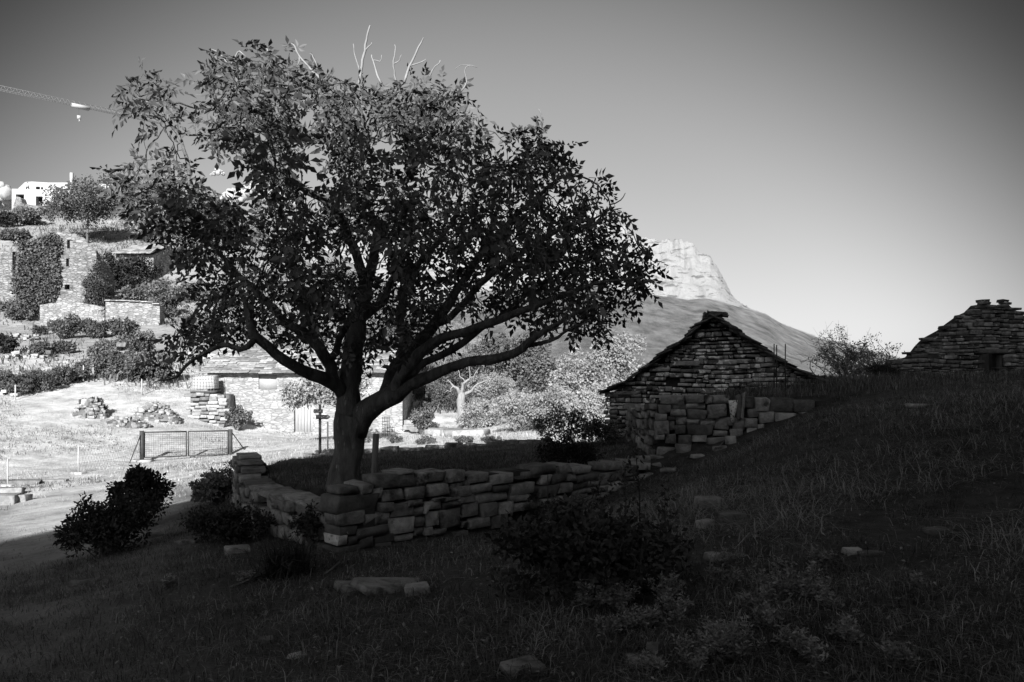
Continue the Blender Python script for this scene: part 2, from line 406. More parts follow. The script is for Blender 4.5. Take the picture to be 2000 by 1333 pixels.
# dryness: mown pale field and gravel path against the greener turf of the bank (a property of the ground itself)
def dryness(x, y):
    path = np.maximum(sstep(3.2, 1.2, np.abs(x + 5.6 + 0.42 * (y - 8) + 0.5 * snoise(x, y, 31, 0.5, 2)) ) * sstep(24, 21, y), 0)
    field = sstep(20.0, 23.0, y + 0.35 * np.minimum(x + 4, 0) * 0 + 0.8 * snoise(x, y, 32, 0.6, 3))
    hill = sstep(50, 58, y)
    d = np.maximum(path * 0.85 * (0.3 + 0.7 * sstep(9, 17, y)), field) * (1 - 0.45 * hill)
    d = d * (1 - 0.85 * sstep(8, 12, x))
    return np.clip(d, 0, 1)
a = gme.attributes.new('dry', 'FLOAT', 'POINT'); a.data.foreach_set('value', dryness(GX.ravel(), GY.ravel()).astype(np.float32))
mg = mat('ground_turf', 0.042, 0.7, 3.5, 0.05, 14, detail=9)
n = mg.node_tree.nodes; l = mg.node_tree.links; b = n['Principled BSDF']
src = b.inputs['Base Color'].links[0].from_socket
at = n.new('ShaderNodeAttribute'); at.attribute_name = 'dry'
geo = n.new('ShaderNodeNewGeometry')
n1 = n.new('ShaderNodeTexNoise'); n1.inputs['Scale'].default_value = 0.9; n1.inputs['Detail'].default_value = 12; n1.inputs['Roughness'].default_value = 0.75
l.new(geo.outputs['Position'], n1.inputs['Vector'])
cr = n.new('ShaderNodeMapRange'); cr.inputs[1].default_value = 0.32; cr.inputs[2].default_value = 0.66; cr.inputs[3].default_value = 0.22; cr.inputs[4].default_value = 0.66
l.new(n1.outputs[0], cr.inputs[0])
mx = n.new('ShaderNodeMix'); mx.data_type = 'FLOAT'; l.new(at.outputs['Fac'], mx.inputs[0]); l.new(src, mx.inputs[2]); l.new(cr.outputs[0], mx.inputs[3])
l.new(mx.outputs[0], b.inputs['Base Color'])
ground = mobj('ground', gme, mg); tag(ground, kind='structure')
# PARTS BELOW
# ------------------------------------------------------------------ mountain
SKY_PX = np.array([-900, -300, 0, 300, 600, 800, 900, 1000, 1090, 1130, 1160, 1182, 1210, 1240, 1262, 1300, 1330, 1352, 1366, 1385, 1400, 1412, 1424, 1437, 1450, 1468, 1490, 1530, 1570, 1610, 1680, 1760, 1900, 2200, 2800.])
SKY_PY = np.array([640, 620, 600, 540, 480, 440, 420, 408, 400, 401, 409, 430, 441, 458, 467, 469, 472, 482, 500, 508, 524, 545, 566, 585, 594, 606, 614, 634, 648, 664, 686, 704, 722, 740, 760.])
FOR_PX = np.array([-900, 600, 1000, 1110, 1180, 1225, 1260, 1300, 1345, 1375, 1400, 1440, 1470, 1500, 1530, 1610, 2800.])
FOR_PY = np.array([700, 640, 560, 540, 560, 568, 574, 580, 586, 583, 588, 600, 607, 617, 635, 665, 761.])
mu_ = np.concatenate([np.linspace(-900, 1050, 60), np.linspace(1056, 1700, 230), np.linspace(1710, 2800, 50)])
dists = np.concatenate([np.linspace(900, 3300, 40), np.linspace(3330, 4000, 64), np.linspace(4040, 5200, 8)])
rows = []; rock = []
jagr = np.random.default_rng(12); rough_ = np.interp(mu_, [1100, 1150, 1470, 1560], [0, 1, 1, 0]) * (2.2 * np.repeat(jagr.normal(0, 1, len(mu_) // 3 + 1), 3)[:len(mu_)] + 1.2 * jagr.normal(0, 1, len(mu_)))
sky_t = EYE + (rough_) / F * 4000.0 + (HY - np.interp(mu_, SKY_PX, SKY_PY)) / F * 4000.0
for_t = EYE + (HY - np.interp(mu_, FOR_PX, FOR_PY)) / F * 3300.0
for_t = np.minimum(for_t, sky_t * 0.97)
for d in dists:
    X = (mu_ - 1000) / F * d
    if d <= 3300:
        t = (d - 900) / 2400.0
        z = -60 + (for_t + 60) * t ** 1.25
        z = z + (15 * snoise(X, np.full_like(X, d * .3), 41, 0.006, 4) + 1.5 * snoise(X, np.full_like(X, d * .3), 42, 0.05, 2)) * math.sin(math.pi * min(1, t)) ** 0.7
        rk = np.zeros_like(X)
    elif d <= 4000:
        t = (d - 3300) / 700.0
        # stepped limestone faces: benches and cliffs, with gullies
        tt = np.clip(t + 0.10 * snoise(X, np.full_like(X, 0.0), 43, 0.012, 3), 0, 1) if t < 0.97 else np.full_like(X, t)
        k = 4.0; fr = tt * k; st = np.floor(fr); u = fr - st
        tt2 = (st + np.clip(u * 2.2 - 0.9, 0, 1) * 0.85 + u * 0.15) / k
        z = for_t + (sky_t - for_t) * np.clip(tt2, 0, 1)
        z = z + 5 * snoise(X, np.full_like(X, d), 44, 0.05, 3) * math.sin(math.pi * t)
        rk = np.ones_like(X)
    else:
        z = sky_t - (d - 4000) * 0.25; rk = np.ones_like(X)
    rows.append(np.stack([X, np.full_like(X, d), z], 1)); rock.append(rk)
mv = np.vstack(rows); nr = len(dists); nc = len(mu_)
ii = (np.arange(nr - 1)[:, None] * nc + np.arange(nc - 1)[None]).ravel()
mme = raw_mesh('mountain', mv, [np.stack([ii, ii + 1, ii + 1 + nc, ii + nc], 1)])
a = mme.attributes.new('rock', 'FLOAT', 'POINT'); a.data.foreach_set('value', np.concatenate(rock).astype(np.float32))
mm = mat('mountain_forest', 0.16, 0.6, 0.02, 16.0, 0.06, detail=14, stretch=(1, .3, 1))
n = mm.node_tree.nodes; l = mm.node_tree.links; b = n['Principled BSDF']; src = b.inputs['Base Color'].links[0].from_socket
at = n.new('ShaderNodeAttribute'); at.attribute_name = 'rock'
geo = n.new('ShaderNodeNewGeometry'); sv = n.new('ShaderNodeVectorMath'); sv.operation = 'MULTIPLY'; sv.inputs[1].default_value = (0.016, 0.005, 0.05)
l.new(geo.outputs['Position'], sv.inputs[0])
ns = n.new('ShaderNodeTexNoise'); ns.inputs['Scale'].default_value = 1.0; ns.inputs['Detail'].default_value = 10; ns.inputs['Roughness'].default_value = 0.65
l.new(sv.outputs[0], ns.inputs['Vector'])
rr = n.new('ShaderNodeMapRange'); rr.inputs[1].default_value = 0.37; rr.inputs[2].default_value = 0.45; rr.inputs[3].default_value = 0.13; rr.inputs[4].default_value = 0.29
l.new(ns.outputs[0], rr.inputs[0])
# rock outcrops in the forest, scrub on the rock
sv2 = n.new('ShaderNodeVectorMath'); sv2.operation = 'MULTIPLY'; sv2.inputs[1].default_value = (0.004, 0.0025, 0.009); l.new(geo.outputs['Position'], sv2.inputs[0])
n2 = n.new('ShaderNodeTexNoise'); n2.inputs['Scale'].default_value = 1.0; n2.inputs['Detail'].default_value = 8; n2.inputs['Roughness'].default_value = 0.6; l.new(sv2.outputs[0], n2.inputs['Vector'])
ad = n.new('ShaderNodeMath'); ad.operation = 'ADD'; l.new(at.outputs['Fac'], ad.inputs[0]); l.new(n2.outputs[0], ad.inputs[1])
ms = n.new('ShaderNodeMapRange'); ms.inputs[1].default_value = 0.60; ms.inputs[2].default_value = 0.65; l.new(ad.outputs[0], ms.inputs[0])
mx = n.new('ShaderNodeMix'); mx.data_type = 'FLOAT'; l.new(ms.outputs[0], mx.inputs[0]); l.new(src, mx.inputs[2]); l.new(rr.outputs[0], mx.inputs[3])
l.new(mx.outputs[0], b.inputs['Base Color'])
tag(mobj('mountain', mme, mm), kind='structure')

# ------------------------------------------------------------------ clouds
def cloud(lumps, label):
    """lumps: (px, py, radius_px) at 6000 m; one heap of billows"""
    D = 6000.0; base = P(lumps[0][0], max(l_[1] for l_ in lumps), D)
    e = empty('cloud', base, label, 'cloud', 'cumulus clouds over the village hill')
    mb = MB(); th = np.linspace(0, 2 * math.pi, 29)[:-1]; ph = np.linspace(0.02, math.pi - 0.02, 15)
    full = []
    for (px, py, r) in lumps:
        full.append((px, py, r * .8))
        for j in range(12):
            a_ = rnd.uniform(0, 6.28); full.append((px + math.cos(a_) * r * .7, py - abs(math.sin(a_)) * r * .7, r * rnd.uniform(.2, .45)))
    for k, (px, py, r) in enumerate(full):
        c = P(px, py, D + rnd.uniform(-100, 100)); R = r / F * D
        T, PH = np.meshgrid(th, ph)
        d = np.stack([np.sin(PH) * np.cos(T), np.sin(PH) * np.sin(T), np.cos(PH)], -1).reshape(-1, 3)
        rr_ = R * (1 + 0.16 * snoise(d[:, 0] * 2.2 + k, d[:, 1] * 2.2 + d[:, 2] * 2.9, 60 + k, 2.0, 3))
        v = c + d * rr_[:, None]
        i0 = (np.arange(14)[:, None] * 28 + np.arange(28)[None]).ravel(); i1 = (np.arange(14)[:, None] * 28 + (np.arange(28)[None] + 1) % 28).ravel()
        mb.add(v, np.stack([i0, i0 + 28, i1 + 28, i1], 1))
    mb.build('billow', M['cloud'], e, smooth=True)
cloud([(-6, 372, 20), (10, 378, 16), (-30, 378, 26), (20, 392, 12), (2, 402, 22), (-40, 400, 30)], 'billowing white cloud beside the unfinished white house')
cloud([(426, 338, 6), (424, 333, 5), (431, 337, 5), (418, 340, 5), (436, 341, 4), (413, 342, 3)], 'tiny lone white cloud puff seen through the walnut crown')
cloud([(455, 392, 22), (478, 380, 16), (500, 378, 20), (525, 384, 22), (440, 396, 14), (550, 392, 18), (575, 396, 14)], 'wide low bank of white cloud behind the walnut crown')

# ------------------------------------------------------------------ stones
def stone_variants(count, seed, rough=0.06, bevel=0.12):
    r = np.random.default_rng(seed); res = []
    for k in range(count):
        g = np.array([-0.5, -0.5 + bevel, 0.5 - bevel, 0.5]); idx = {}; V = []
        for i in range(4):
            for j in range(4):
                for m_ in range(4):
                    if 0 < i < 3 and 0 < j < 3 and 0 < m_ < 3: continue
                    p = np.array([g[i], g[j], g[m_]])
                    ext = sum(1 for q in (i, j, m_) if q in (0, 3))
                    if ext == 2: p = p * np.array([0.965 if q in (0, 3) else 1 for q in (i, j, m_)])
                    if ext == 3: p = p * 0.93
                    idx[(i, j, m_)] = len(V); V.append(p)
        V = np.array(V)
        # skew the corners so outlines differ, then roughen
        c = r.normal(0, rough, (2, 2, 2, 3))
        t = V + 0.5
        w_ = 0
        for i in (0, 1):
            for j in (0, 1):
                for m_ in (0, 1):
                    wt = (t[:, 0] if i else 1 - t[:, 0]) * (t[:, 1] if j else 1 - t[:, 1]) * (t[:, 2] if m_ else 1 - t[:, 2])
                    w_ = w_ + wt[:, None] * c[i, j, m_]
        V = V + w_ + r.normal(0, 0.012, V.shape)
        Q = []
        for ax in range(3):
            for side in (0, 3):
                for u in range(3):
                    for v in range(3):
                        def key(a_, b_):
                            kk = [0, 0, 0]; kk[ax] = side; kk[(ax + 1) % 3] = a_; kk[(ax + 2) % 3] = b_; return idx[tuple(kk)]
                        q = [key(u, v), key(u + 1, v), key(u + 1, v + 1), key(u, v + 1)]
                        Q.append(q if side == 3 else q[::-1])
        res.append((V, np.array(Q)))
    return res
SV = stone_variants(16, 5, 0.05, 0.07)
SV_FLAT = stone_variants(10, 9, 0.05, 0.08)
SM = {}
def stone_mesh(kind, k, matname):
    key = (kind, k, matname)
    if key not in SM:
        V, Q = (SV if kind == 's' else SV_FLAT)[k]
        me = raw_mesh('stone_shape', V, [Q], np.zeros(len(V)), smooth=False); me.materials.append(M[matname]); SM[key] = me
    return SM[key]

def stone(parent, c, size, ux=(1, 0, 0), tilt=0.0, matname='stone', name='stone', lean=0.0, kind='s', yaw=0.0):
    """one stone object: c world centre, size along wall / depth / height"""
    ux = Vector(ux).normalized(); up = Vector((0, 0, 1)); uy = up.cross(ux).normalized()
    R = Matrix((ux, uy, up)).transposed()
    R = R @ Matrix.Rotation(tilt, 3, 'Y') @ Matrix.Rotation(lean, 3, 'X') @ Matrix.Rotation(yaw, 3, 'Z')
    o = bpy.data.objects.new(name, stone_mesh(kind, rnd.randrange(16 if kind == 's' else 10), matname)); COL.objects.link(o)
    base = parent_world(parent) if parent is not None else np.zeros(3)
    o.matrix_local = Matrix.Translation(Vector(np.asarray(c, float) - base)) @ R.to_4x4() @ Matrix.Diagonal((*size, 1))
    if parent is not None: o.parent = parent
    o.matrix_local = Matrix.Translation(Vector(np.asarray(c, float) - base)) @ R.to_4x4() @ Matrix.Diagonal((*size, 1))
    return o

def add_stone(mb, c, size, ux=(1, 0, 0), tilt=0.0, kind='s', lean=0.0):
    ux = Vector(ux).normalized(); up = Vector((0, 0, 1)); uy = up.cross(ux).normalized()
    R = np.array(Matrix((ux, uy, up)).transposed() @ Matrix.Rotation(tilt, 3, 'Y') @ Matrix.Rotation(lean, 3, 'X'))
    V, Q = (SV if kind == 's' else SV_FLAT)[rnd.randrange(16 if kind == 's' else 10)]
    mb.add((V * np.asarray(size)) @ R.T + np.asarray(c), Q, tint=rnd.random())

def wall_hit(px, py, A, B):
    """photo pixel -> point on the vertical plane through A, B (plan points)"""
    A = np.array(A); B = np.array(B); d = B - A; nrm = np.array([-d[1], d[0]])
    ray = np.array([(px - 1000) / F, 1.0])
    Y = (nrm @ A) / (nrm @ ray)
    return P(px, py, Y)

def courses(u0, u1, z0, ztop, hmin, hmax, wmin, wmax, gap=0.012):
    """fill a wall u0..u1, z0..ztop(u) with courses of stones: list of (u, z, w, h)"""
    res = []; z = z0
    zmax = max(ztop(u) for u in np.linspace(u0, u1, 60))
    while z < zmax:
        h = rnd.uniform(hmin, hmax); u = u0 - rnd.uniform(0, wmax * 0.5); 
        while u < u1:
            wd = rnd.uniform(wmin, wmax) * (1.25 if rnd.random() < 0.15 else 1)
            uc = u + wd / 2
            if u0 - 0.02 < uc < u1 + 0.02 and z + h * 0.6 < ztop(uc):
                if rnd.random() < 0.14 and h > hmin * 1.5:
                    res.append((uc, z + h * 0.25, wd - gap, h * 0.5 - gap)); res.append((uc, z + h * 0.75, wd - gap, h * 0.5 - gap))
                else:
                    res.append((uc, z + h / 2 + rnd.uniform(-.15, .15) * gap * 4 + hmin * .45 * math.sin(uc * 2.3 + 1.1 * math.sin(z * 3)), wd - gap, h * rnd.uniform(0.8, 1.02) - gap))
            u += wd
        z += h
    return res

# ------------------------------------------------------------------ terrace wall (front): right wing, traced stone by stone
CA, CB = (-1.97, 9.0), (2.55, 13.5)          # right wing in plan
dW = np.array(CB) - np.array(CA); LW = np.linalg.norm(dW); uW = dW / LW; ux_w = (uW[0], uW[1], 0); nW = np.array([-uW[1], uW[0]])
wall = empty('dry_stone_wall', (CA[0], CA[1], -0.55), 'low dry stone terrace wall with a cornered end below the walnut tree', 'stone wall')
Z4 = [(960,1190,218,300),(1070,1175,200,222),(1200,1340,205,262),(1342,1455,205,265),(1470,1595,220,270),(1595,1720,222,275),(1730,1790,235,255),(1790,1905,205,245),
 (870,940,270,330),(935,995,300,355),(998,1115,302,372),(1128,1225,290,358),(1190,1245,260,290),(1245,1365,268,345),(1370,1485,288,345),(1380,1480,265,288),(1490,1605,275,325),(1605,1700,280,318),(1705,1840,268,330),(1840,1910,285,320),
 (745,975,330,432),(760,870,290,332),(975,1055,375,432),(1045,1160,380,456),(1130,1220,360,397),(1225,1325,372,420),(1275,1345,350,372),(1340,1425,347,372),(1330,1420,374,407),(1420,1505,340,380),(1520,1705,320,377),(1710,1810,332,372),
 (745,890,434,500),(892,1035,434,507),(1145,1225,410,457),(1440,1530,380,457),(1540,1630,380,460),(1640,1720,378,442),(1720,1840,374,422),
 (745,850,505,562),(855,1015,510,566),(1028,1170,460,556),(1172,1225,457,512),(1172,1228,514,562),(1232,1308,430,514),(1310,1428,412,520),(1430,1470,445,465),(1440,1465,485,517),(1470,1590,460,522),(1595,1690,447,522),
 (800,850,567,612),(855,930,562,632),(935,1050,562,602),(1055,1165,558,592),(1230,1270,517,562),(1275,1345,527,562),(1390,1470,540,577),(745,930,614,662),(935,1040,605,682),(760,900,662,702)]
BIGDARK = (745, 975, 330, 432)
for (x0, x1, y0, y1) in Z4:
    a_ = wall_hit(400 + x0 / 2.857, 850 + (y0 + y1) / 2 / 2.857, CA, CB); b_ = wall_hit(400 + x1 / 2.857, 850 + (y0 + y1) / 2 / 2.857, CA, CB)
    wd = np.linalg.norm(b_ - a_); Yc = (a_[1] + b_[1]) / 2; hh = (y1 - y0) / 2.857 / F * Yc
    mid = (a_ + b_) / 2; dp = rnd.uniform(0.3, 0.4)
    off = rnd.uniform(-0.03, 0.025)
    c = mid + np.array([nW[0], nW[1], 0]) * (dp / 2 + off)
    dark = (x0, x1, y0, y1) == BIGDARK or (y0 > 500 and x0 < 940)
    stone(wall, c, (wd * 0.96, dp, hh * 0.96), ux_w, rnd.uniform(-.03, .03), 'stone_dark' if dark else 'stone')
# the stone with the painted trail mark, and the small tilted pale wedge
a_ = wall_hit(400 + 770 / 2.857, 850 + 588 / 2.857, CA, CB)
o = stone(wall, a_ + np.array([nW[0], nW[1], 0]) * 0.15, (0.12, 0.3, 0.11), ux_w, 0, 'stone_white'); tag(o, 'stone with a white painted trail mark')
a_ = wall_hit(400 + 1234 / 2.857, 850 + 415 / 2.857, CA, CB)
stone(wall, a_ + np.array([nW[0], nW[1], 0]) * 0.02, (0.05, 0.1, 0.12), ux_w, 0.5, 'stone_pale')
core = MB()
def wtop(u):   # top of the standing wall along the right wing
    return np.interp(u, [0, 0.6, 1.0, 3.4, 3.6, LW], [0.12, 0.2, 0.3, 0.27, 0.12, 0.02])
for u in np.arange(0.12, LW, 0.25):
    c = np.array(CA) + uW * (u + 0.125) + nW * 0.30
    zt = wtop(u + 0.125) - 0.12
    core.box((c[0], c[1], (zt - 0.85) / 2), (0.27, 0.4, zt + 0.85), math.atan2(uW[1], uW[0]))
# stones past the traced part: a lower, tumbled run up to the retaining wall
for (u, z, wd, h) in courses(3.42, LW - 0.1, -0.75, lambda u: np.interp(u, [3.4, 3.7, 4.6, 5.4, LW], [0.20, 0.16, 0.12, 0.05, -0.05]) + 0.06 * math.sin(9 * u), 0.12, 0.2, 0.22, 0.5):
    c = np.array(CA) + uW * u + nW * 0.17
    stone(wall, (c[0], c[1], z), (wd, 0.36, h), ux_w, rnd.uniform(-.07, .07))
# corner returns and left wing
LA, LB, LC = (-1.97, 9.0), (-3.84, 11.5), (-4.95, 14.2)
for (p0, p1, tops, hr, wr) in [(LA, LB, [(0, 0.08), (0.35, 0.02), (0.75, -0.1), (2.3, -0.16), (3.2, -0.14)], (0.1, 0.19), (0.16, 0.36)), (LB, LC, [(0, -0.16), (1.2, -0.2), (1.7, -0.05), (2.3, 0.04), (3, 0.0)], (0.1, 0.2), (0.18, 0.4))]:
    dd = np.array(p1) - np.array(p0); LL = np.linalg.norm(dd); uu = dd / LL; nn = np.array([uu[1], -uu[0]])
    tp = np.array(tops)
    for (u, z, wd, h) in courses(0.34 if p0 is LA else 0.02, LL, -0.85, lambda u: np.interp(u, tp[:, 0], tp[:, 1]) + 0.05 * math.sin(7 * u), hr[0], hr[1], wr[0], wr[1]):
        c = np.array(p0) + uu * u + nn * rnd.uniform(0.12, 0.18)
        if z + h < gz(c[0] - nn[0] * 0.5, c[1] - nn[1] * 0.5) - 0.1: continue
        stone(wall, (c[0], c[1], z), (wd, 0.34, h), (uu[0], uu[1], 0), rnd.uniform(-.06, .06))
    for u in np.arange(0.1, LL, 0.25):
        c = np.array(p0) + uu * (u + 0.1) + nn * 0.32
        zt = np.interp(u, tp[:, 0], tp[:, 1]) - 0.1
        core.box((c[0], c[1], (zt - 0.95) / 2), (0.27, 0.36, zt + 0.95), math.atan2(uu[1], uu[0]))
    # flat capping stones lying on the wing
    for u in np.arange(0.3, LL, 0.42):
        c = np.array(p0) + uu * u + nn * 0.22; zt = np.interp(u, tp[:, 0], tp[:, 1])
        stone(wall, (c[0], c[1], zt + 0.035), (rnd.uniform(.35, .55), rnd.uniform(.35, .5), rnd.uniform(.05, .09)), (uu[0], uu[1], 0), rnd.uniform(-.08, .08), kind='f')
co = core.build('core', M['core'], wall)

# loose stones in a row where the terrace meets the path, far edge of the terrace
def lone_stone(px, py, Y, size, label, matname='stone', rz=None, tilt=0.0, group=None, kind='f', sink=0.25, lean=0.0):
    p = P(px, py, Y); z = gz(p[0], p[1])
    rz = rnd.uniform(0, 3.14) if rz is None else rz
    o = stone(None, (p[0], p[1], z + size[2] * (0.5 - sink)), size, (math.cos(rz), math.sin(rz), 0), tilt, matname, 'field_stone', lean, kind)
    return tag(o, label, 'stone', group)
def ground_hit(px, py, y0=2.5, y1=140.0):
    ts = np.concatenate([np.arange(y0, 30, 0.04), np.arange(30, y1, 0.2)])
    X = (px - 1000) / F * ts; Z = EYE - (py - HY) / F * ts
    g = ground_z(X, ts); k = np.argmax(Z <= g)
    return np.array([X[k], ts[k], g[k]]) if (Z <= g).any() else None
def stone_at(px, py, size, label, **k):
    h = ground_hit(px, py)
    return lone_stone(px, py, h[1], size, label, **k)
edge = empty('terrace_edge', (-1, 19.3, -0.3), 'row of flat grey edging stones along the far end of the terrace', 'stone edging')
for i in range(34):
    t = i / 33.0; x = -4.6 + 5.6 * t + rnd.uniform(-.05, .05); y = 18.0 + 1.4 * min(1, t * 1.5) - 0.25 * max(0, t - 0.7) + rnd.uniform(-.08, .08)
    stone(edge, (x, y, gz(x, y - 0.3) + rnd.uniform(-0.05, 0.02)), (rnd.uniform(.18, .4), .3, rnd.uniform(.12, .25)), (1, 0.1, 0), rnd.uniform(-.1, .1))

# ------------------------------------------------------------------ retaining wall in front of the hut
RA, RB = (2.62, 14.25), (5.9, 13.85)
dR = np.array(RB) - np.array(RA); LR = np.linalg.norm(dR); uR = dR / LR; nR = np.array([-uR[1], uR[0]])
rw = empty('retaining_wall', (RA[0], RA[1], -0.1), 'retaining wall of big rough blocks with a gap, in front of the hut', 'stone wall')
Z6 = [(680,760,690,752),(757,842,690,752),(845,990,688,742),(990,1040,690,748),(1040,1150,690,748),(665,750,755,812),(750,858,785,832),(758,860,753,783),(860,1000,745,782),(1003,1145,752,832),(650,720,815,867),(722,780,833,865),(780,860,836,892),(860,1000,785,852),(645,738,867,960),(860,950,853,887),(950,1060,853,902),(1003,1090,832,852),(740,775,865,932),(780,852,895,957),(857,1045,888,967),(1062,1160,836,932),(640,710,960,1000),(712,790,960,1022),(800,900,967,1032),(900,1000,970,1012),(1050,1140,934,972),
 (1290,1365,782,842),(1262,1332,702,780),(1268,1350,848,912),(1190,1268,845,928),(1280,1350,915,975),(1352,1402,890,982),(1370,1470,802,882),(1470,1632,806,886),(1430,1640,884,962),(1334,1440,706,800),(1440,1600,710,804),(1600,1752,722,800),(1640,1720,806,880),(1145,1190,845,900)]
for (x0, x1, y0, y1) in Z6:
    ym = 580 + (y0 + y1) / 2 / 3.571
    a_ = wall_hit(1100 + x0 / 3.571, ym, RA, RB); b_ = wall_hit(1100 + x1 / 3.571, ym, RA, RB)
    wd = np.linalg.norm(b_ - a_); mid = (a_ + b_) / 2; hh = (y1 - y0) / 3.571 / F * mid[1]; dp = rnd.uniform(0.3, 0.42)
    c = mid + np.array([nR[0], nR[1], 0]) * (dp / 2 + rnd.uniform(-.04, .03))
    stone(rw, c, (wd, dp, hh), (uR[0], uR[1], 0), rnd.uniform(-.04, .04), 'stone')
# upright leaning slabs at the gap
for (x, y0, y1, wd, tl, mn) in [(1222, 690, 845, 0.09, -0.05, 'stone_dark'), (1251, 672, 842, 0.055, 0.06, 'stone_pale')]:
    a_ = wall_hit(1100 + x / 3.571, 580 + (y0 + y1) / 2 / 3.571, RA, RB)
    stone(rw, a_ + np.array([0, 0.02, 0]), (wd, 0.22, (y1 - y0) / 3.571 / F * a_[1]), (uR[0], uR[1], 0), tl, mn)
rc = MB()
for u in np.arange(0.15, LR, 0.3):
    c = np.array(RA) + uR * u + nR * 0.36
    rc.box((c[0], c[1], 0.4), (0.32, 0.5, 1.24), math.atan2(uR[1], uR[0]))
# left return of the retaining wall, towards the hut
for (u, z, wd, h) in courses(0.1, 3.2, -0.1, lambda u: 1.05 - 0.1 * u, 0.12, 0.24, 0.25, 0.5):
    stone(rw, (2.72 - 0.02 * u, 14.35 + u, z), (wd, 0.34, h), (0, 1, 0), rnd.uniform(-.04, .04))
rc.build('core', M['core'], rw)
# rubble fallen at its foot
for k, (x0, x1, y0, y1) in enumerate([(1000,1130,975,1025),(1145,1220,960,1032),(1180,1262,912,982),(660,800,1030,1112),(790,900,1015,1092),(900,990,1100,1132),(590,650,1040,1072),(455,620,1110,1182),(380,450,1140,1202),(200,380,1145,1212),(610,700,1105,1142),(690,800,1195,1227),(620,690,1160,1202),(320,390,1220,1272),(130,290,1185,1242),(820,880,1060,1090),(1060,1140,1040,1075)]):
    px = 1100 + (x0 + x1) / 2 / 3.571; py = 580 + y1 / 3.571
    h = ground_hit(px, py)
    wd = (x1 - x0) / 3.571 / F * h[1]; hh = max(0.06, (y1 - y0) / 3.571 / F * h[1] * 0.85)
    o = stone(None, (h[0], h[1] + 0.12, h[2] + hh * 0.42), (wd, wd * 0.75, hh), (1, rnd.uniform(-.3, .3), 0), rnd.uniform(-.12, .12), 'stone_pale' if k in (0, 5) else 'stone', 'fallen_stone')
    if k in (0, 5): tag(o, 'paler flat stone fallen below the retaining wall', 'stone', 'pale stones fallen below the retaining wall')
    else: tag(o, 'dark rubble block fallen between the terrace wall and the retaining wall', 'stone', 'rubble fallen below the retaining wall')

# torn piece of patterned plastic sheet hanging in the gap
pm = mat('printed_plastic', 0.62, 0.1, 6, rough=0.6, spots=[(0.06, 26, 0.56, 0.02)])
pv = []
ZP = [(1145, 722), (1205, 720), (1203, 780), (1192, 830), (1185, 872), (1165, 878), (1160, 830), (1152, 775)]
pts = [wall_hit(1100 + x / 3.571, 580 + y / 3.571, RA, RB) - np.array([0, 0.08 + 0.02 * math.sin(k * 1.7), 0]) for k, (x, y) in enumerate(ZP)]
mb = MB(); ctr = np.mean(pts, 0) - np.array([0, 0.025, 0]); back = [p + np.array([0, 0.012, 0]) for p in pts]
mb.add(pts + back + [ctr, ctr + np.array([0, .012, 0])], [[k, (k + 1) % 8, 8 + (k + 1) % 8, 8 + k] for k in range(8)], [[16, (k + 1) % 8, k] for k in range(8)] + [[17, 8 + k, 8 + (k + 1) % 8] for k in range(8)])
o = mb.build('plastic_scrap', pm); tag(o, 'torn pale patterned plastic sheet hanging in the wall gap', 'plastic sheet')

# ------------------------------------------------------------------ stone hut with slab roof
ha = math.radians(-13)
H0 = np.array([2.16, 18.2]); uH = np.array([math.cos(ha), math.sin(ha)]); vH = np.array([-uH[1], uH[0]])   # along gable, into depth
def hpt(u, v, z): q = H0 + uH * u + vH * v; return np.array([q[0], q[1], z])
def hu(px, py):
    p = wall_hit(px, py, H0, H0 + uH); return (p[:2] - H0) @ uH, p[2]
LE = [hu(*q) for q in [(1188, 764), (1235, 742), (1290, 698), (1330, 672), (1362, 640), (1395, 621)]]
RE = [hu(*q) for q in [(1395, 621), (1430, 645), (1470, 672), (1515, 702), (1560, 728), (1605, 744)]]
gu = np.array([a_[0] for a_ in LE] + [a_[0] for a_ in RE[1:]]); gzv = np.array([a_[1] for a_ in LE] + [a_[1] for a_ in RE[1:]])
HW = gu[-1]
hut = empty('stone_hut', (H0[0], H0[1], -0.1), 'small stone hut with a lichen-spotted gable and stone slab roof', 'hut')
def htop(u): return float(np.interp(u, gu, gzv)) - 0.02
mb = MB(); k0 = np.linspace(0.06, HW - 0.06, 40)
front = [hpt(u, 0.12, -0.3) for u in k0] + [hpt(u, 0.12, htop(u) - 0.05) for u in k0]
backp = [hpt(u, 5.2, -0.3) for u in k0] + [hpt(u, 5.2, htop(u) - 0.05) for u in k0]
q = [[i, i + 1, 41 + i, 40 + i] for i in range(39)] + [[80 + i, 120 + i, 121 + i, 81 + i] for i in range(39)] + [[40 + i, 41 + i, 121 + i, 120 + i] for i in range(39)] + [[0, 40, 120, 80], [39, 119, 159, 79]]
mb.add(front + backp, q); mb.build('wall_core', M['core'], hut)
st = courses(0.0, HW, -0.12, htop, 0.06, 0.13, 0.1, 0.32, 0.014)
vis = [s_ for s_ in st if s_[1] > (0.0 if s_[0] < 1.3 else 0.9 if s_[0] < 2.6 else 1.15)]
hole = hu(1306, 745)
vis = [s_ for s_ in vis if abs(s_[0] - hole[0]) > 0.06 + s_[2] * 0.3 or abs(s_[1] - hole[1]) > 0.07]
vis.sort(key=lambda s_: -s_[2] * s_[3])
rest = MB()
for i, (u, z, wd, h) in enumerate(vis):
    c = hpt(u, 0.1 + rnd.uniform(-.02, .035), z)
    if i < 300: stone(hut, c, (wd, 0.22, h), (uH[0], uH[1], 0), rnd.uniform(-.03, .03), 'stone_hut')
    else: add_stone(rest, c, (wd, 0.22, h), (uH[0], uH[1], 0), rnd.uniform(-.03, .03))
if rest.n: tag(rest.build('small_stones', M['stone_hut'], hut), kind='stuff')
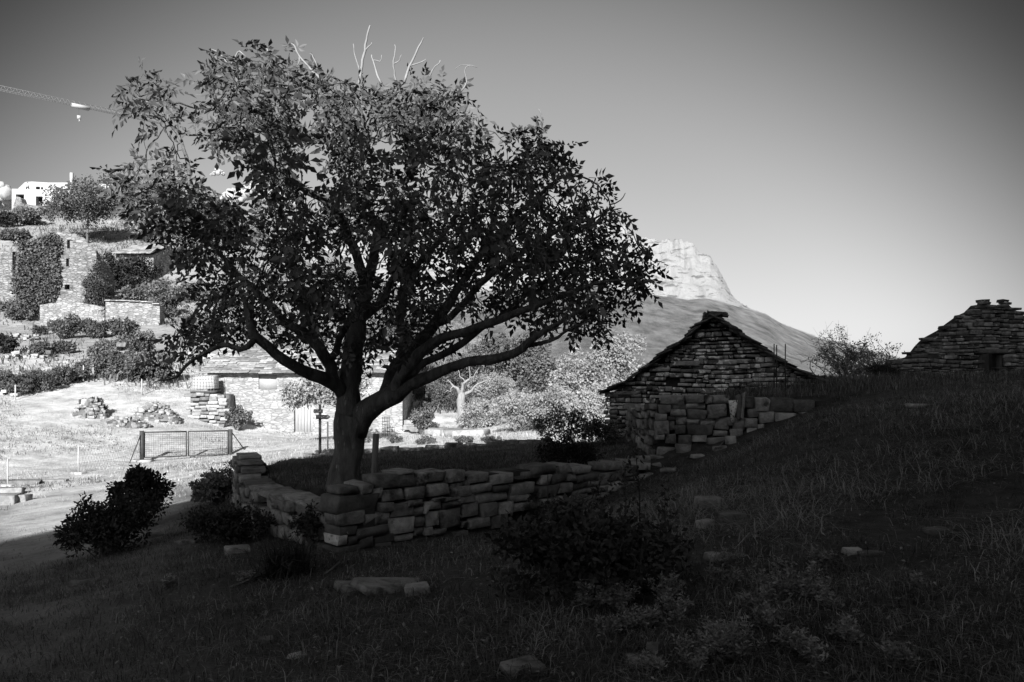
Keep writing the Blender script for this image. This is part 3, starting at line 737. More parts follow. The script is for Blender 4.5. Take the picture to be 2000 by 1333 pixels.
# lintel-like long stones, corner stones
for (px, py, wd, h) in [(1340, 730 - 20, 0.5, 0.1), (1222, 768, 0.55, 0.07)]:
    u, z = hu(px, py); stone(hut, hpt(u, 0.06, z), (wd, 0.25, h), (uH[0], uH[1], 0), 0, 'stone_hut')
# roof slabs: verge slabs one by one, behind them the courses of the roof
ns_ = 0
def slab_run(pts_, n_, flip):
    global ns_
    for i in range(n_):
        t = (i + rnd.uniform(-.3, .3)) / (n_ - 1) * (len(pts_) - 1); k = min(int(max(t, 0)), len(pts_) - 2); f = t - k
        (u0, z0), (u1, z1) = pts_[k], pts_[k + 1]
        u = u0 + (u1 - u0) * f; z = z0 + (z1 - z0) * f; ang = math.atan2(z1 - z0, u1 - u0)
        lift = rnd.uniform(0.01, 0.06)
        c = hpt(u, rnd.uniform(-0.05, 0.12), z + lift)
        stone(hut, c, (rnd.uniform(.3, .55), rnd.uniform(.4, .55), rnd.uniform(.03, .055)), (uH[0], uH[1], 0), -ang * rnd.uniform(0.62, 0.85), 'slab', 'roof_slab', kind='f')
        ns_ += 1
slab_run(LE, 30, 1); slab_run(RE, 30, -1); slab_run(RE[:4], 14, -1)
for du, dz in [(-0.1, 0.03), (0.02, 0.07), (0.2, 0.05), (0.08, 0.11), (0.0, 0.03), (0.15, 0.1)]:
    u, z = LE[-1]; stone(hut, hpt(u + du, 0.1, z + dz), (rnd.uniform(.2, .36), .45, .045), (uH[0], uH[1], 0), rnd.uniform(-.2, .2), 'slab', 'roof_slab', kind='f')
rf = MB()
for v in np.arange(0.5, 5.4, 0.34):
    for pts_, n_ in ((LE, 12), (RE, 12)):
        for i in range(n_):
            t = i / (n_ - 1) * (len(pts_) - 1.001); k = int(t); f = t - k
            (u0, z0), (u1, z1) = pts_[k], pts_[k + 1]; ang = math.atan2(z1 - z0, u1 - u0)
            add_stone(rf, hpt(u0 + (u1 - u0) * f, v + rnd.uniform(-.1, .1), z0 + (z1 - z0) * f + 0.02), (.5, .45, .05), (uH[0], uH[1], 0), -ang * 0.8, 'f')
tag(rf.build('roof', M['slab'], hut), kind='stuff')

# ------------------------------------------------------------------ ruined gable on the right
RUY = 24.6
ra = math.radians(4)
U0 = np.array([(1738 - 1000) / F * RUY, RUY]); uU = np.array([math.cos(ra), math.sin(ra)]); vU = np.array([-uU[1], uU[0]])
def uu_(px, py): p = wall_hit(px, py, U0, U0 + uU); return (p[:2] - U0) @ uU, p[2]
prof = [(1738, 738), (1742, 705), (1790, 692), (1808, 668), (1822, 655), (1835, 648), (1850, 640), (1868, 626), (1890, 610), (1908, 602), (1914, 594), (1918, 590), (1938, 587), (1939, 600), (1955, 602), (1957, 590), (1976, 590), (1978, 598), (1992, 602), (2010, 615), (2060, 650), (2120, 690), (2180, 730)]
pu = np.array([uu_(*q_) for q_ in prof]); RWD = pu[-1, 0]
ruin = empty('ruined_gable', (U0[0], U0[1], 0.4), 'roofless ruined stone gable with a dark doorway on the grassy rise', 'ruin')
d0 = uu_(1918, 690); d1 = uu_(1954, 690)
def rtop(u): return float(np.interp(u, pu[:, 0], pu[:, 1]))
mb = MB(); ks = np.unique(np.concatenate([np.linspace(0.05, RWD, 50), [d0[0], d1[0]]])); 
for i in range(len(ks) - 1):
    u0, u1 = ks[i], ks[i + 1]; um = (u0 + u1) / 2
    zb = d0[1] if d0[0] - 0.01 < um < d1[0] + 0.01 else -0.2
    zt0, zt1 = rtop(u0) - 0.08, rtop(u1) - 0.08
    def up(u, v, z): q_ = U0 + uU * u + vU * v; return np.array([q_[0], q_[1], z])
    v8 = [up(u0, .12, zb), up(u1, .12, zb), up(u1, .55, zb), up(u0, .55, zb), up(u0, .12, zt0), up(u1, .12, zt1), up(u1, .55, zt1), up(u0, .55, zt0)]
    mb.add(v8, [[0,3,2,1],[4,5,6,7],[0,1,5,4],[1,2,6,5],[2,3,7,6],[3,0,4,7]])
# the roofless room behind: side and back walls
for (a_, b_, top) in [((3.6, 0.5), (3.6, 4.5), 1.2), ((3.6, 4.5), (RWD, 4.5), 2.2), ((RWD, 4.5), (RWD, 0.5), 1.4)]:
    A_ = U0 + uU * a_[0] + vU * a_[1]; B_ = U0 + uU * b_[0] + vU * b_[1]; m_ = (A_ + B_) / 2; dl = B_ - A_
    mb.box((m_[0], m_[1], top / 2 - 0.1), (np.linalg.norm(dl), 0.45, top + 0.3), math.atan2(dl[1], dl[0]))
mb.build('wall_core', M['core'], ruin)
st = [s_ for s_ in courses(0, RWD, 0.75, rtop, 0.07, 0.15, 0.16, 0.46, 0.01) if not (d0[0] - 0.02 < s_[0] < d1[0] + 0.02 and s_[1] < d0[1] - 0.03)]
st.sort(key=lambda s_: (s_[0] > 4.6, -s_[2] * s_[3]))
rest = MB()
for i, (u, z, wd, h) in enumerate(st):
    q_ = U0 + uU * u + vU * (0.12 + rnd.uniform(-.03, .04)); c = (q_[0], q_[1], z)
    if i < 300: stone(ruin, c, (wd, 0.26, h), (uU[0], uU[1], 0), rnd.uniform(-.04, .04), 'stone_ruin')
    else: add_stone(rest, c, (wd, 0.26, h), (uU[0], uU[1], 0))
if rest.n: tag(rest.build('small_stones', M['stone_ruin'], ruin), kind='stuff')
# lintel and wooden jambs of the doorway
um = (d0[0] + d1[0]) / 2; q_ = U0 + uU * um + vU * 0.1
stone(ruin, (q_[0], q_[1], d0[1] + 0.05), (1.0, 0.3, 0.12), (uU[0], uU[1], 0), 0, 'stone_ruin', 'lintel')
for u in (d0[0] - 0.03, d1[0] + 0.03):
    q_ = U0 + uU * u + vU * 0.1; mb = MB(); mb.box((q_[0], q_[1], (d0[1] + 0.2) / 2), (0.08, 0.16, d0[1] - 0.2)); mb.build('door_jamb', M['wood_dark'], ruin)
# loose cap stones on the broken gable line
for (px, py) in [(1814, 662), (1820, 664), (1926, 588), (1930, 592), (1965, 588), (1970, 592), (1850, 640), (1880, 618), (1780, 690)]:
    u, z = uu_(px, py); q_ = U0 + uU * u + vU * 0.15
    stone(ruin, (q_[0], q_[1], z), (rnd.uniform(.15, .3), .3, rnd.uniform(.06, .12)), (uU[0], uU[1], 0), rnd.uniform(-.2, .2), 'stone_ruin')
# PARTS BELOW
# ------------------------------------------------------------------ walnut tree
TY = 11.0
def tp(px, py, dy=0.0):
    return P(px, py, TY + dy)
TB = tp(672, 958); TB[2] = gz(TB[0], TY) - 0.05
walnut = empty('walnut_tree', TB, 'big spreading walnut tree with thick forked trunk and dark leaves', 'tree')
PXM = TY / F     # metres per photo pixel at the tree
# main limbs traced on the photograph: (px, py, depth offset, radius px)
LIMBS = {
 'trunk': [(668, 975, 0, 35), (672, 945, 0, 31), (676, 900, 0, 28), (682, 850, 0, 28.5), (688, 815, 0, 31)],
 'main_stem': [(688, 815, 0, 27), (682, 785, 0, 23), (680, 760, 0, 24), (686, 720, .05, 24), (692, 680, .05, 21), (696, 640, .1, 19), (705, 600, .1, 15), (716, 560, .15, 12), (728, 510, .2, 10), (742, 455, .2, 9), (765, 405, .3, 8), (790, 360, .3, 6), (800, 310, .4, 5), (795, 250, .4, 4), (800, 200, .4, 3)],
 'limb_left_low': [(672, 770, -.05, 15), (655, 752, -.2, 14), (628, 737, -.4, 12.5), (590, 722, -.6, 11), (555, 705, -.8, 10), (525, 680, -.9, 9), (500, 655, -1.0, 8), (488, 632, -1.0, 7), (484, 605, -1.0, 5.5), (470, 570, -1.0, 4)],
 'limb_left_droop': [(503, 658, -1.0, 6), (492, 672, -1.05, 5.5), (470, 682, -1.1, 5), (440, 672, -1.1, 4.5), (405, 690, -1.2, 4), (375, 704, -1.2, 3.3), (352, 728, -1.2, 2.6), (330, 742, -1.2, 1.8), (308, 746, -1.2, 1.0)],
 'limb_left_mid': [(680, 765, 0, 17), (655, 745, -.1, 14), (645, 715, -.2, 13), (632, 690, -.3, 12), (612, 668, -.35, 11), (590, 648, -.4, 10), (562, 632, -.5, 8), (530, 600, -.5, 7), (490, 560, -.4, 6), (450, 520, -.3, 5), (410, 470, -.2, 4.5), (385, 410, -.1, 4), (370, 350, 0, 3.5), (361, 292, .1, 3.2), (335, 245, .2, 2.8), (300, 206, .3, 2.2), (255, 182, .3, 1.4)],
 'limb_left_inner': [(622, 678, -.3, 8), (612, 645, -.1, 7), (606, 612, 0, 6.5), (596, 580, .2, 6), (575, 540, .3, 5), (560, 500, .4, 4), (530, 470, .5, 4.5), (490, 455, .6, 4), (440, 440, .7, 3)],
 'limb_inner_twist': [(645, 705, -.2, 8), (655, 690, -.35, 7.5), (664, 660, -.45, 7), (675, 635, -.5, 6.5), (688, 618, -.5, 6), (690, 590, -.5, 4.5), (675, 550, -.6, 3.5)],
 'limb_upper_left': [(716, 560, .15, 10), (700, 510, 0, 9), (682, 465, -.2, 8.5), (668, 430, -.35, 8.5), (650, 405, -.45, 7.5), (620, 385, -.5, 6.5), (590, 365, -.5, 6), (560, 340, -.5, 5.5), (525, 315, -.4, 5), (495, 295, -.4, 4.5), (480, 268, -.3, 4), (455, 230, -.2, 3), (430, 190, -.1, 2.4), (415, 150, 0, 1.5)],
 'limb_centre_fork': [(694, 640, .1, 10), (712, 618, .2, 10), (735, 600, .35, 9), (752, 580, .5, 8), (770, 540, .8, 7), (800, 480, 1.0, 6), (830, 420, 1.2, 5), (850, 350, 1.3, 4), (860, 280, 1.3, 3)],
 'limb_right_main': [(690, 845, 0, 25), (712, 808, -.05, 23), (740, 785, -.15, 21), (770, 768, -.2, 20), (800, 752, -.3, 14), (840, 736, -.5, 11), (880, 716, -.7, 10), (915, 707, -.8, 9.5), (952, 705, -.9, 9), (990, 695, -1.0, 8), (1022, 678, -1.1, 7.5), (1045, 660, -1.2, 6.5), (1068, 645, -1.2, 5), (1090, 630, -1.2, 4), (1130, 610, -1.2, 3), (1180, 600, -1.2, 2)],
 'limb_right_tip': [(1030, 676, -1.1, 4.5), (1060, 672, -1.1, 4), (1090, 658, -1.1, 3), (1112, 642, -1.1, 2.2), (1150, 630, -1.1, 1.5)],
 'limb_right_low_fork': [(790, 756, -.25, 11), (815, 720, -.1, 9), (850, 698, 0, 8), (885, 682, .1, 7.5), (925, 655, .2, 6.5), (960, 630, .3, 5.5), (1000, 600, .5, 4.5), (1050, 560, .6, 3.5), (1100, 530, .7, 2.5)],
 'limb_right_mid': [(768, 768, -.2, 15), (785, 735, -.4, 12), (808, 705, -.6, 11.5), (830, 680, -.7, 10.5), (865, 662, -.8, 9.5), (905, 650, -.9, 8.5), (950, 632, -1.0, 7.5), (1000, 615, -1.1, 6.5), (1050, 598, -1.2, 5.5), (1100, 575, -1.2, 4.5), (1160, 555, -1.2, 3.5), (1210, 550, -1.2, 2.4), (1260, 540, -1.2, 1.4)],
 'limb_right_up': [(752, 778, -.1, 18), (768, 735, 0, 17), (785, 705, .1, 16), (815, 672, .2, 13), (845, 640, .3, 11), (872, 600, .4, 9.5), (900, 555, .5, 8.5), (935, 505, .6, 7.5), (970, 460, .7, 6.5), (1010, 420, .8, 5.5), (1050, 385, .9, 4.5), (1090, 350, .9, 3.5), (1130, 345, .9, 2.5), (1170, 362, .9, 1.6)],
 'limb_right_inner': [(785, 705, .1, 11), (790, 665, .2, 10), (782, 625, .3, 9), (785, 590, .4, 8), (800, 545, .5, 7), (830, 500, .5, 6), (880, 440, .4, 5), (900, 380, .4, 4.5), (880, 330, .3, 4), (860, 290, .2, 3.2)],
 'limb_right_cross': [(845, 640, .3, 7), (880, 620, 0, 6.5), (915, 580, -.3, 6), (950, 545, -.6, 5.5), (1000, 505, -.8, 4.8), (1060, 470, -.9, 4), (1110, 440, -1, 3), (1160, 425, -1, 2.2), (1200, 405, -1, 1.5)],
 'limb_top': [(742, 455, .2, 6), (720, 400, 0, 5.5), (705, 340, -.2, 5), (712, 280, -.3, 4), (706, 220, -.3, 3.2), (700, 165, -.3, 2.6)],
 'limb_top_right': [(790, 360, .3, 5), (830, 300, .1, 4.5), (870, 260, 0, 4), (905, 225, 0, 3), (915, 180, 0, 1.8)],
 'limb_far_right': [(935, 505, .6, 5), (960, 440, .9, 4.5), (985, 380, 1.1, 4), (1020, 330, 1.2, 3.2), (1050, 285, 1.2, 2.4), (1060, 235, 1.2, 1.5)],
}
PARENT_LIMB = {}
nodes = []; npar = []; nrad = []; nlimb = []
def nearest(p):
    if not nodes: return -1
    return int(np.argmin(np.linalg.norm(np.array(nodes) - p, axis=1)))
def catmull(pts, step):
    pts = np.asarray(pts, float); res = []
    ext = np.vstack([2 * pts[0] - pts[1], pts, 2 * pts[-1] - pts[-2]])
    for i in range(len(pts) - 1):
        p0, p1, p2, p3 = ext[i:i + 4]; nseg = max(2, int(np.linalg.norm((p2 - p1)[:3]) / step))
        for t in np.linspace(0, 1, nseg, endpoint=False):
            res.append(0.5 * (2 * p1 + (p2 - p0) * t + (2 * p0 - 5 * p1 + 4 * p2 - p3) * t * t + (3 * p1 - p0 - 3 * p2 + p3) * t ** 3))
    res.append(pts[-1]); return np.array(res)
limb_paths = {}
for name, L_ in LIMBS.items():
    pts = np.array([np.append(tp(a_, b_, c_), r_ * PXM) for a_, b_, c_, r_ in L_])
    cp = catmull(pts, 0.13)
    jit = 0.012 * np.stack([np.sin(np.arange(len(cp)) * 1.9 + len(name)), np.cos(np.arange(len(cp)) * 1.3), np.sin(np.arange(len(cp)) * 0.9)], 1)
    cp[1:, :3] += jit[1:]
    limb_paths[name] = cp
    par = nearest(cp[0, :3])
    for i in range(len(cp)):
        nodes.append(cp[i, :3]); npar.append(par); nrad.append(max(cp[i, 3], 0.006)); nlimb.append(name); par = len(nodes) - 1
for name, cp in limb_paths.items():
    sides = 16 if name in ('trunk', 'main_stem', 'limb_right_main') else 10
    mb = MB()
    rad = cp[:, 3].copy()
    if name == 'trunk': rad = rad * (1 + 0.35 * np.exp(-(np.arange(len(rad)) / 2.0)))
    mb.tube(cp[:, :3], rad, sides)
    v = mb.v[0]
    # knobbly bark
    nn = snoise(v[:, 0] * 9 + v[:, 1] * 5, v[:, 2] * 4, 71, 1.0, 3)
    ax = np.repeat(cp[:, :3], sides, 0)
    m_ = len(ax); dirs = v[:m_] - ax
    v[:m_] = ax + dirs * (1 + 0.10 * nn[:m_, None])
    mb.v[0] = v
    nm = 'trunk' if name == 'trunk' else 'limb'
    mb.build(nm, M['bark'], walnut, smooth=True)

# crown outline on the photograph, filled with attraction points; twigs grow into it
OUTL = np.array([(205,335),(255,300),(318,312),(352,285),(318,252),(262,238),(216,204),(232,168),(272,152),(280,126),(302,150),(345,158),(362,186),(372,142),(402,116),(462,92),(540,90),(604,118),(668,128),(700,150),(760,165),(828,146),(890,166),(912,190),(934,222),(968,242),(1012,228),(1052,214),(1096,258),(1116,292),(1126,332),(1190,352),(1216,402),(1218,438),(1262,470),(1302,542),(1258,566),(1218,600),(1196,640),(1150,664),(1100,640),(1040,636),(960,628),(900,676),(850,684),(815,720),(775,700),(730,690),(706,722),(650,690),(600,700),(540,640),(500,640),(478,672),(420,668),(345,708),(296,682),(300,640),(352,612),(402,598),(388,556),(352,510),(300,462),(262,430),(240,392)], float)
HOLES = [(312,268,52,20),(352,230,20,50),(445,345,68,30),(770,285,34,24),(500,410,30,20),(640,330,26,20),(905,330,30,22),(860,395,26,18),(420,520,30,22),(1000,560,26,16),(1090,470,26,18),(700,440,18,14),(560,560,24,16),(600,250,20,16),(700,230,20,14),(305,268,40,14),(345,215,16,40),(440,345,60,26),(770,280,30,20),(760,330,20,14),(990,290,50,14),(1100,395,26,18),(560,420,20,14),(700,650,20,30),(650,640,22,16),(830,690,30,14),(330,560,45,30)]
N_ATT = 4000
att = []
while len(att) < N_ATT:
    X = rng.uniform(200, 1305, 4000); Y = rng.uniform(85, 735, 4000)
    sd = sd_poly(X, Y, OUTL)
    ok = sd > 3
    for (hx, hy, ha_, hb_) in HOLES: ok &= ((X - hx) / ha_) ** 2 + ((Y - hy) / hb_) ** 2 > 1
    clump = snoise(X, Y, 81, 0.036, 3)
    ok &= clump > rng.uniform(-0.7, 0.25, 4000)
    # thinner low inside the fork, denser middle band
    dens = np.where((Y > 600) & (X > 520) & (X < 900), 0.55, 1.0) * np.where((Y < 330) & (X > 900), 0.6, 1.0)
    ok &= rng.random(4000) < dens * (0.35 + 0.65 * np.clip(sd / 45.0, 0, 1))
    half = 2.7 * np.sqrt(np.clip(sd, 0, 200) / 200.0) + 0.15
    dy = rng.uniform(-1, 1, 4000) * half
    for x, y, d_ in zip(X[ok], Y[ok], dy[ok]):
        att.append(P(x, y, TY + d_))      # a point on the sight line: outline kept, depth free
att = np.array(att[:N_ATT])
nodes = list(nodes); start_n = len(nodes)
NP = np.zeros((30000, 3)); NP[:start_n] = np.array(nodes); cnt = start_n
dist = np.full(len(att), 1e9); near = np.zeros(len(att), int)
def upd(lo, hi):
    global dist, near
    D = np.linalg.norm(att[:, None] - NP[None, lo:hi], axis=2)
    k = D.argmin(1); dm = D[np.arange(len(att)), k]
    b_ = dm < dist; dist = np.where(b_, dm, dist); near = np.where(b_, k + lo, near)
for c0 in range(0, cnt, 200): upd(c0, min(cnt, c0 + 200))
alive = np.ones(len(att), bool); STEP = 0.10
tips_of = set()
for it in range(60):
    act = alive & (dist < 1.6)
    if not act.any(): break
    ids = near[act]; dirs = att[act] - NP[ids]; dirs /= np.linalg.norm(dirs, axis=1, keepdims=True)
    acc = {}
    for i_, d_ in zip(ids, dirs): acc[i_] = acc.get(i_, 0) + d_
    lo = cnt
    for i_, d_ in acc.items():
        if cnt >= 29990: break
        d_ = d_ / (np.linalg.norm(d_) + 1e-9) + rng.normal(0, 0.22, 3); d_ /= np.linalg.norm(d_)
        NP[cnt] = NP[i_] + d_ * STEP; npar.append(int(i_)); nrad.append(0.0); nlimb.append(''); cnt += 1
    upd(lo, cnt)
    alive &= dist > 0.13
npos = NP[:cnt]; npar = np.array(npar); 
# pipe-model radii for the grown twigs
kids = [[] for _ in range(cnt)]
for i in range(cnt):
    if npar[i] >= 0: kids[npar[i]].append(i)
r25 = np.zeros(cnt)
for i in range(cnt - 1, start_n - 1, -1):
    if r25[i] == 0: r25[i] = 0.0042 ** 2.2
    p = npar[i]
    if p >= start_n: r25[p] += r25[i]
rad = r25 ** (1 / 2.2)
tw = MB(); used = np.zeros(cnt, bool)
order = [i for i in range(start_n, cnt) if npar[i] < start_n]
stack = list(order)
while stack:
    i = stack.pop(); path = [npar[i], i]; cur = i
    while kids[cur]:
        ks_ = sorted(kids[cur], key=lambda k: -rad[k]); stack.extend(ks_[1:]); cur = ks_[0]; path.append(cur)
    rr_ = rad[path].copy(); rr_[0] = rr_[1]
    tw.tube(npos[path], np.minimum(rr_, 0.06), 6 if rr_[1] > 0.018 else 4, cap=False)
tag(tw.build('twigs', M['bark'], walnut, smooth=True), kind='stuff')

# dead bare shoots sticking out of the top
for pts in [[(700,165,3),(706,130,2.8),(712,100,2.5),(716,78,2.2),(722,50,1.4)], [(712,100,1.8),(722,92,1.2),(726,84,.8)], [(703,140,1.6),(694,112,1.2),(690,86,.8)], [(745,165,2.4),(735,140,2),(728,118,1.6),(726,108,1)], [(728,118,1.2),(742,120,.9),(746,108,.7)],
            [(790,160,2.8),(800,130,2.4),(812,104,2),(822,85,1.6),(828,74,1)], [(800,130,1.6),(818,124,1.3),(832,116,.8)], [(775,165,2),(768,130,1.6),(772,100,1.2),(771,88,.8)], [(770,125,1.4),(780,118,1),(784,108,.7)],
            [(630,160,2.6),(600,128,2.2),(585,110,1.9),(576,92,1.6),(568,86,1)], [(585,110,1.4),(582,128,1.2)], [(525,120,2),(522,96,1.8),(514,88,1)], [(620,132,1.6),(612,112,1.2),(605,105,.8)], [(455,135,2),(440,118,1.7),(428,104,1.4),(412,96,.9)], [(450,128,1.6),(462,108,1.6),(468,100,1.4),(480,112,1)],
            [(900,180,1.8),(912,160,1.4),(908,140,1.1),(915,128,.9),(932,132,.7)], [(915,128,.8),(900,128,.6),(888,136,.5)], [(1060,235,1.6),(1056,222,1.2),(1052,212,.8)], [(1190,400,1.6),(1212,392,1.2),(1222,378,.7)],
            [(840,150,1.6),(850,130,1.2),(862,118,.8)]]:
    q_ = [tp(a_, b_, -0.2) for a_, b_, c_ in pts]; mb = MB()
    cp = catmull(np.array([np.append(x_, c_ * PXM) for x_, (a_, b_, c_) in zip(q_, pts)]), 0.06)
    mb.tube(cp[:, :3] + rng.normal(0, 0.004, (len(cp), 3)), cp[:, 3], 5); mb.build('dead_shoot', M['dead'], walnut, smooth=True)

# compound leaves: rachis with paired leaflets, hanging
def leaf_quads(base, dirv, nrm, ln, wd, tint):
    """folded rhombic leaves, vectorised: n leaves -> 4n verts... base,(l),(tip),(r)"""
    side = np.cross(dirv, nrm); side /= (np.linalg.norm(side, axis=1, keepdims=True) + 1e-9)
    n_ = len(base); ln = np.broadcast_to(ln, (n_,))[:, None]; wd = np.broadcast_to(wd, (n_,))[:, None]
    mid = base + dirv * ln * 0.5
    v = np.stack([base, mid + side * wd / 2 + nrm * wd * 0.18, base + dirv * ln - nrm * ln * 0.12, mid - side * wd / 2 + nrm * wd * 0.18], 1).reshape(-1, 3)
    k = np.arange(n_)[:, None] * 4
    t = np.concatenate([k + np.array([[0, 1, 2]]), k + np.array([[0, 2, 3]])])
    return v, t, np.repeat(tint, 4)
def unit(v): return v / (np.linalg.norm(v, axis=-1, keepdims=True) + 1e-9)
def compound(P0, D0, tint, r):
    """arrays of compound leaves -> leaflets"""
    n_ = len(P0); Ls = r.uniform(0.20, 0.34, n_)
    rot = r.normal(0, 1, (n_, 3)); side = unit(np.cross(D0, rot)); nrm = unit(np.cross(side, D0))
    B, Dd, Nn, Ll, Tt = [], [], [], [], []
    for j, f in enumerate([0.35, 0.6, 0.85]):
        for s_ in (-1, 1):
            pos = P0 + D0 * (Ls * f)[:, None] + np.array([0, 0, -1.0]) * (Ls * f * f * 0.35)[:, None]
            dd = unit(D0 * 0.55 + side * s_ * 0.9 + np.array([0, 0, -0.35]) + r.normal(0, .18, (n_, 3)))
            B.append(pos); Dd.append(dd); Nn.append(unit(nrm + r.normal(0, .3, (n_, 3)))); Ll.append(r.uniform(.075, .125, n_)); Tt.append(tint)
    pos = P0 + D0 * Ls[:, None] + np.array([0, 0, -1.0]) * (Ls * 0.35)[:, None]
    B.append(pos); Dd.append(unit(D0 + np.array([0, 0, -0.6]))); Nn.append(nrm); Ll.append(r.uniform(.10, .15, n_)); Tt.append(tint)
    B = np.vstack(B); Dd = np.vstack(Dd); Nn = np.vstack(Nn); Ll = np.concatenate(Ll); Tt = np.concatenate(Tt)
    return leaf_quads(B, Dd, Nn, Ll, Ll * 0.5, Tt), np.stack([P0, P0 + D0 * Ls[:, None]], 1)
tipmask = np.array([i for i in range(start_n, cnt) if rad[i] < 0.0088])
bare = snoise(npos[tipmask, 0], npos[tipmask, 2], 91, 1.1, 2)
keep = rng.random(len(tipmask)) < np.clip(0.72 + 0.25 * bare, 0.15, 1.0)
li = tipmask[keep]
D = unit(npos[li] - npos[npar[li]]); D = unit(D + rng.normal(0, 0.55, D.shape) + np.array([0, 0, -0.12]))
tint = rng.random(len(li))
front = np.argsort(npos[li, 1] + 0.02 * rng.random(len(li)))
first = front[:300]; others = np.setdiff1d(np.arange(len(li)), first)
(v, t, tt), _ = compound(npos[li[others]], D[others], tint[others], rng)
me = raw_mesh('foliage', v - TB, [t], tt); o = mobj('foliage', me, M['leaf'], walnut); tag(o, kind='stuff')
LEAFM = []
for k in range(6):
    r_ = np.random.default_rng(200 + k)
    (v, t, tt), rc_ = compound(np.zeros((1, 3)), np.array([[1.0, 0, 0]]), np.zeros(1), r_)
    mb = MB(); mb.add(v, (), t); mb.bar(rc_[0, 0], rc_[0, 1] + np.array([0, 0, -.06]), 0.003, 3)
    me = mb.mesh('leaf'); me.materials.append(M['leaf']); LEAFM.append(me)
for k in first:
    o = bpy.data.objects.new('leaf', LEAFM[rnd.randrange(6)]); COL.objects.link(o); o.parent = walnut
    dvec = Vector(D[k]); o.matrix_local = Matrix.Translation(Vector(npos[li[k]] - TB)) @ dvec.to_track_quat('X', 'Z').to_matrix().to_4x4()
print('walnut nodes', cnt, 'leaves', len(li))
# PARTS BELOW
# ------------------------------------------------------------------ plants
def rand_dirs(n_, r): return unit(r.normal(0, 1, (n_, 3)))
def leafcloud(centers, spread, per, size, r, droop=0.0, aspect=0.5, shell=None):
    """leaves scattered round clump centres -> (verts, tris, tint)"""
    C = np.repeat(centers, per, 0); n_ = len(C)
    sp = np.repeat(np.broadcast_to(spread, (len(centers),)), per)
    d = rand_dirs(n_, r); pos = C + d * (sp * r.random(n_) ** 0.5)[:, None]
    dirv = unit(d + r.normal(0, .8, (n_, 3)) + np.array([0, 0, -droop])); nrm = rand_dirs(n_, r)
    ln = size * r.uniform(.6, 1.35, n_)
    tint = np.clip(np.repeat(r.random(len(centers)), per) * 0.5 + r.random(n_) * 0.5, 0, 1)
    return leaf_quads(pos, dirv, nrm, ln, ln * aspect, tint)

def shrub(name, base, rx, ry, rz, clumps, per, size, matname, label, cat, group=None, seed=0, stems=5, stemr=0.02, clump_r=0.28, trunk=0.0, aspect=0.55, flat=0.0, lobes=None, stemmat='bark', droop=0.1):
    """a bush or small tree: foliage of leaf clumps in an uneven crown, with stems reaching into it"""
    r = np.random.default_rng(1000 + seed); base = np.asarray(base, float)
    e = empty(name, base, label, cat, group)
    c0 = base + np.array([0, 0, trunk + rz * (1 - flat)])
    lob = lobes or [(r.uniform(-.5, .5), r.uniform(-.4, .4), r.uniform(-.35, .45), r.uniform(.45, .75)) for _ in range(6)] + [(0, 0, -.15, .8)]
    C = []
    while len(C) < clumps:
        lx, ly, lz, lr = lob[r.integers(len(lob))]
        d = rand_dirs(1, r)[0] * lr * r.random() ** 0.35
        p = np.array([lx, ly, lz]) + d
        w_ = c0 + p * np.array([rx, ry, rz])
        if w_[2] > base[2] + 0.03: C.append(w_)
    C = np.array(C)
    v, t, tt = leafcloud(C, clump_r * (rx + rz) / 2 * r.uniform(.6, 1.3, len(C)), per, size, r, droop, aspect)
    low = v[:, 2] < base[2] - 0.02
    v[low, 2] = base[2] - 0.02
    o = mobj('foliage', raw_mesh('foliage', v - base, [t], tt), M[matname], e); tag(o, kind='stuff')
    mb = MB(); pick = C[r.permutation(len(C))[:max(stems * 5, 6)]]
    if trunk > 0:
        tk = MB(); top = c0 + np.array([r.normal(0, .1) * rx, 0, rz * 0.15])
        tk.tube(catmull(np.array([base - [0, 0, .1], base * .5 + c0 * .5 + [r.normal(0, .08), 0, 0], top]), 0.4), np.linspace(stemr * 3, stemr * 1.2, len(catmull(np.array([base - [0, 0, .1], base * .5 + c0 * .5, top]), 0.4))) if False else np.linspace(stemr * 3, stemr * 1.2, len(catmull(np.array([base - [0, 0, .1], base * .5 + c0 * .5 + [0, 0, 0], top]), 0.4))), 7)
        tk.build('trunk', M[stemmat], e, smooth=True)
        src_ = [base * (1 - f) + top * f for f in r.uniform(.5, 1, len(pick))]
    else: src_ = [base + np.array([r.normal(0, .12) * rx, r.normal(0, .12) * ry, -0.03]) for _ in pick]
    for s_, p in zip(src_, pick):
        m_ = (s_ + p) / 2 + np.array([r.normal(0, .06) * rx, r.normal(0, .06) * ry, .1 * rz])
        mb.tube([s_, m_, p], [stemr, stemr * .6, stemr * .25], 4, cap=False)
    tag(mb.build('stems', M[stemmat], e), kind='stuff')
    return e

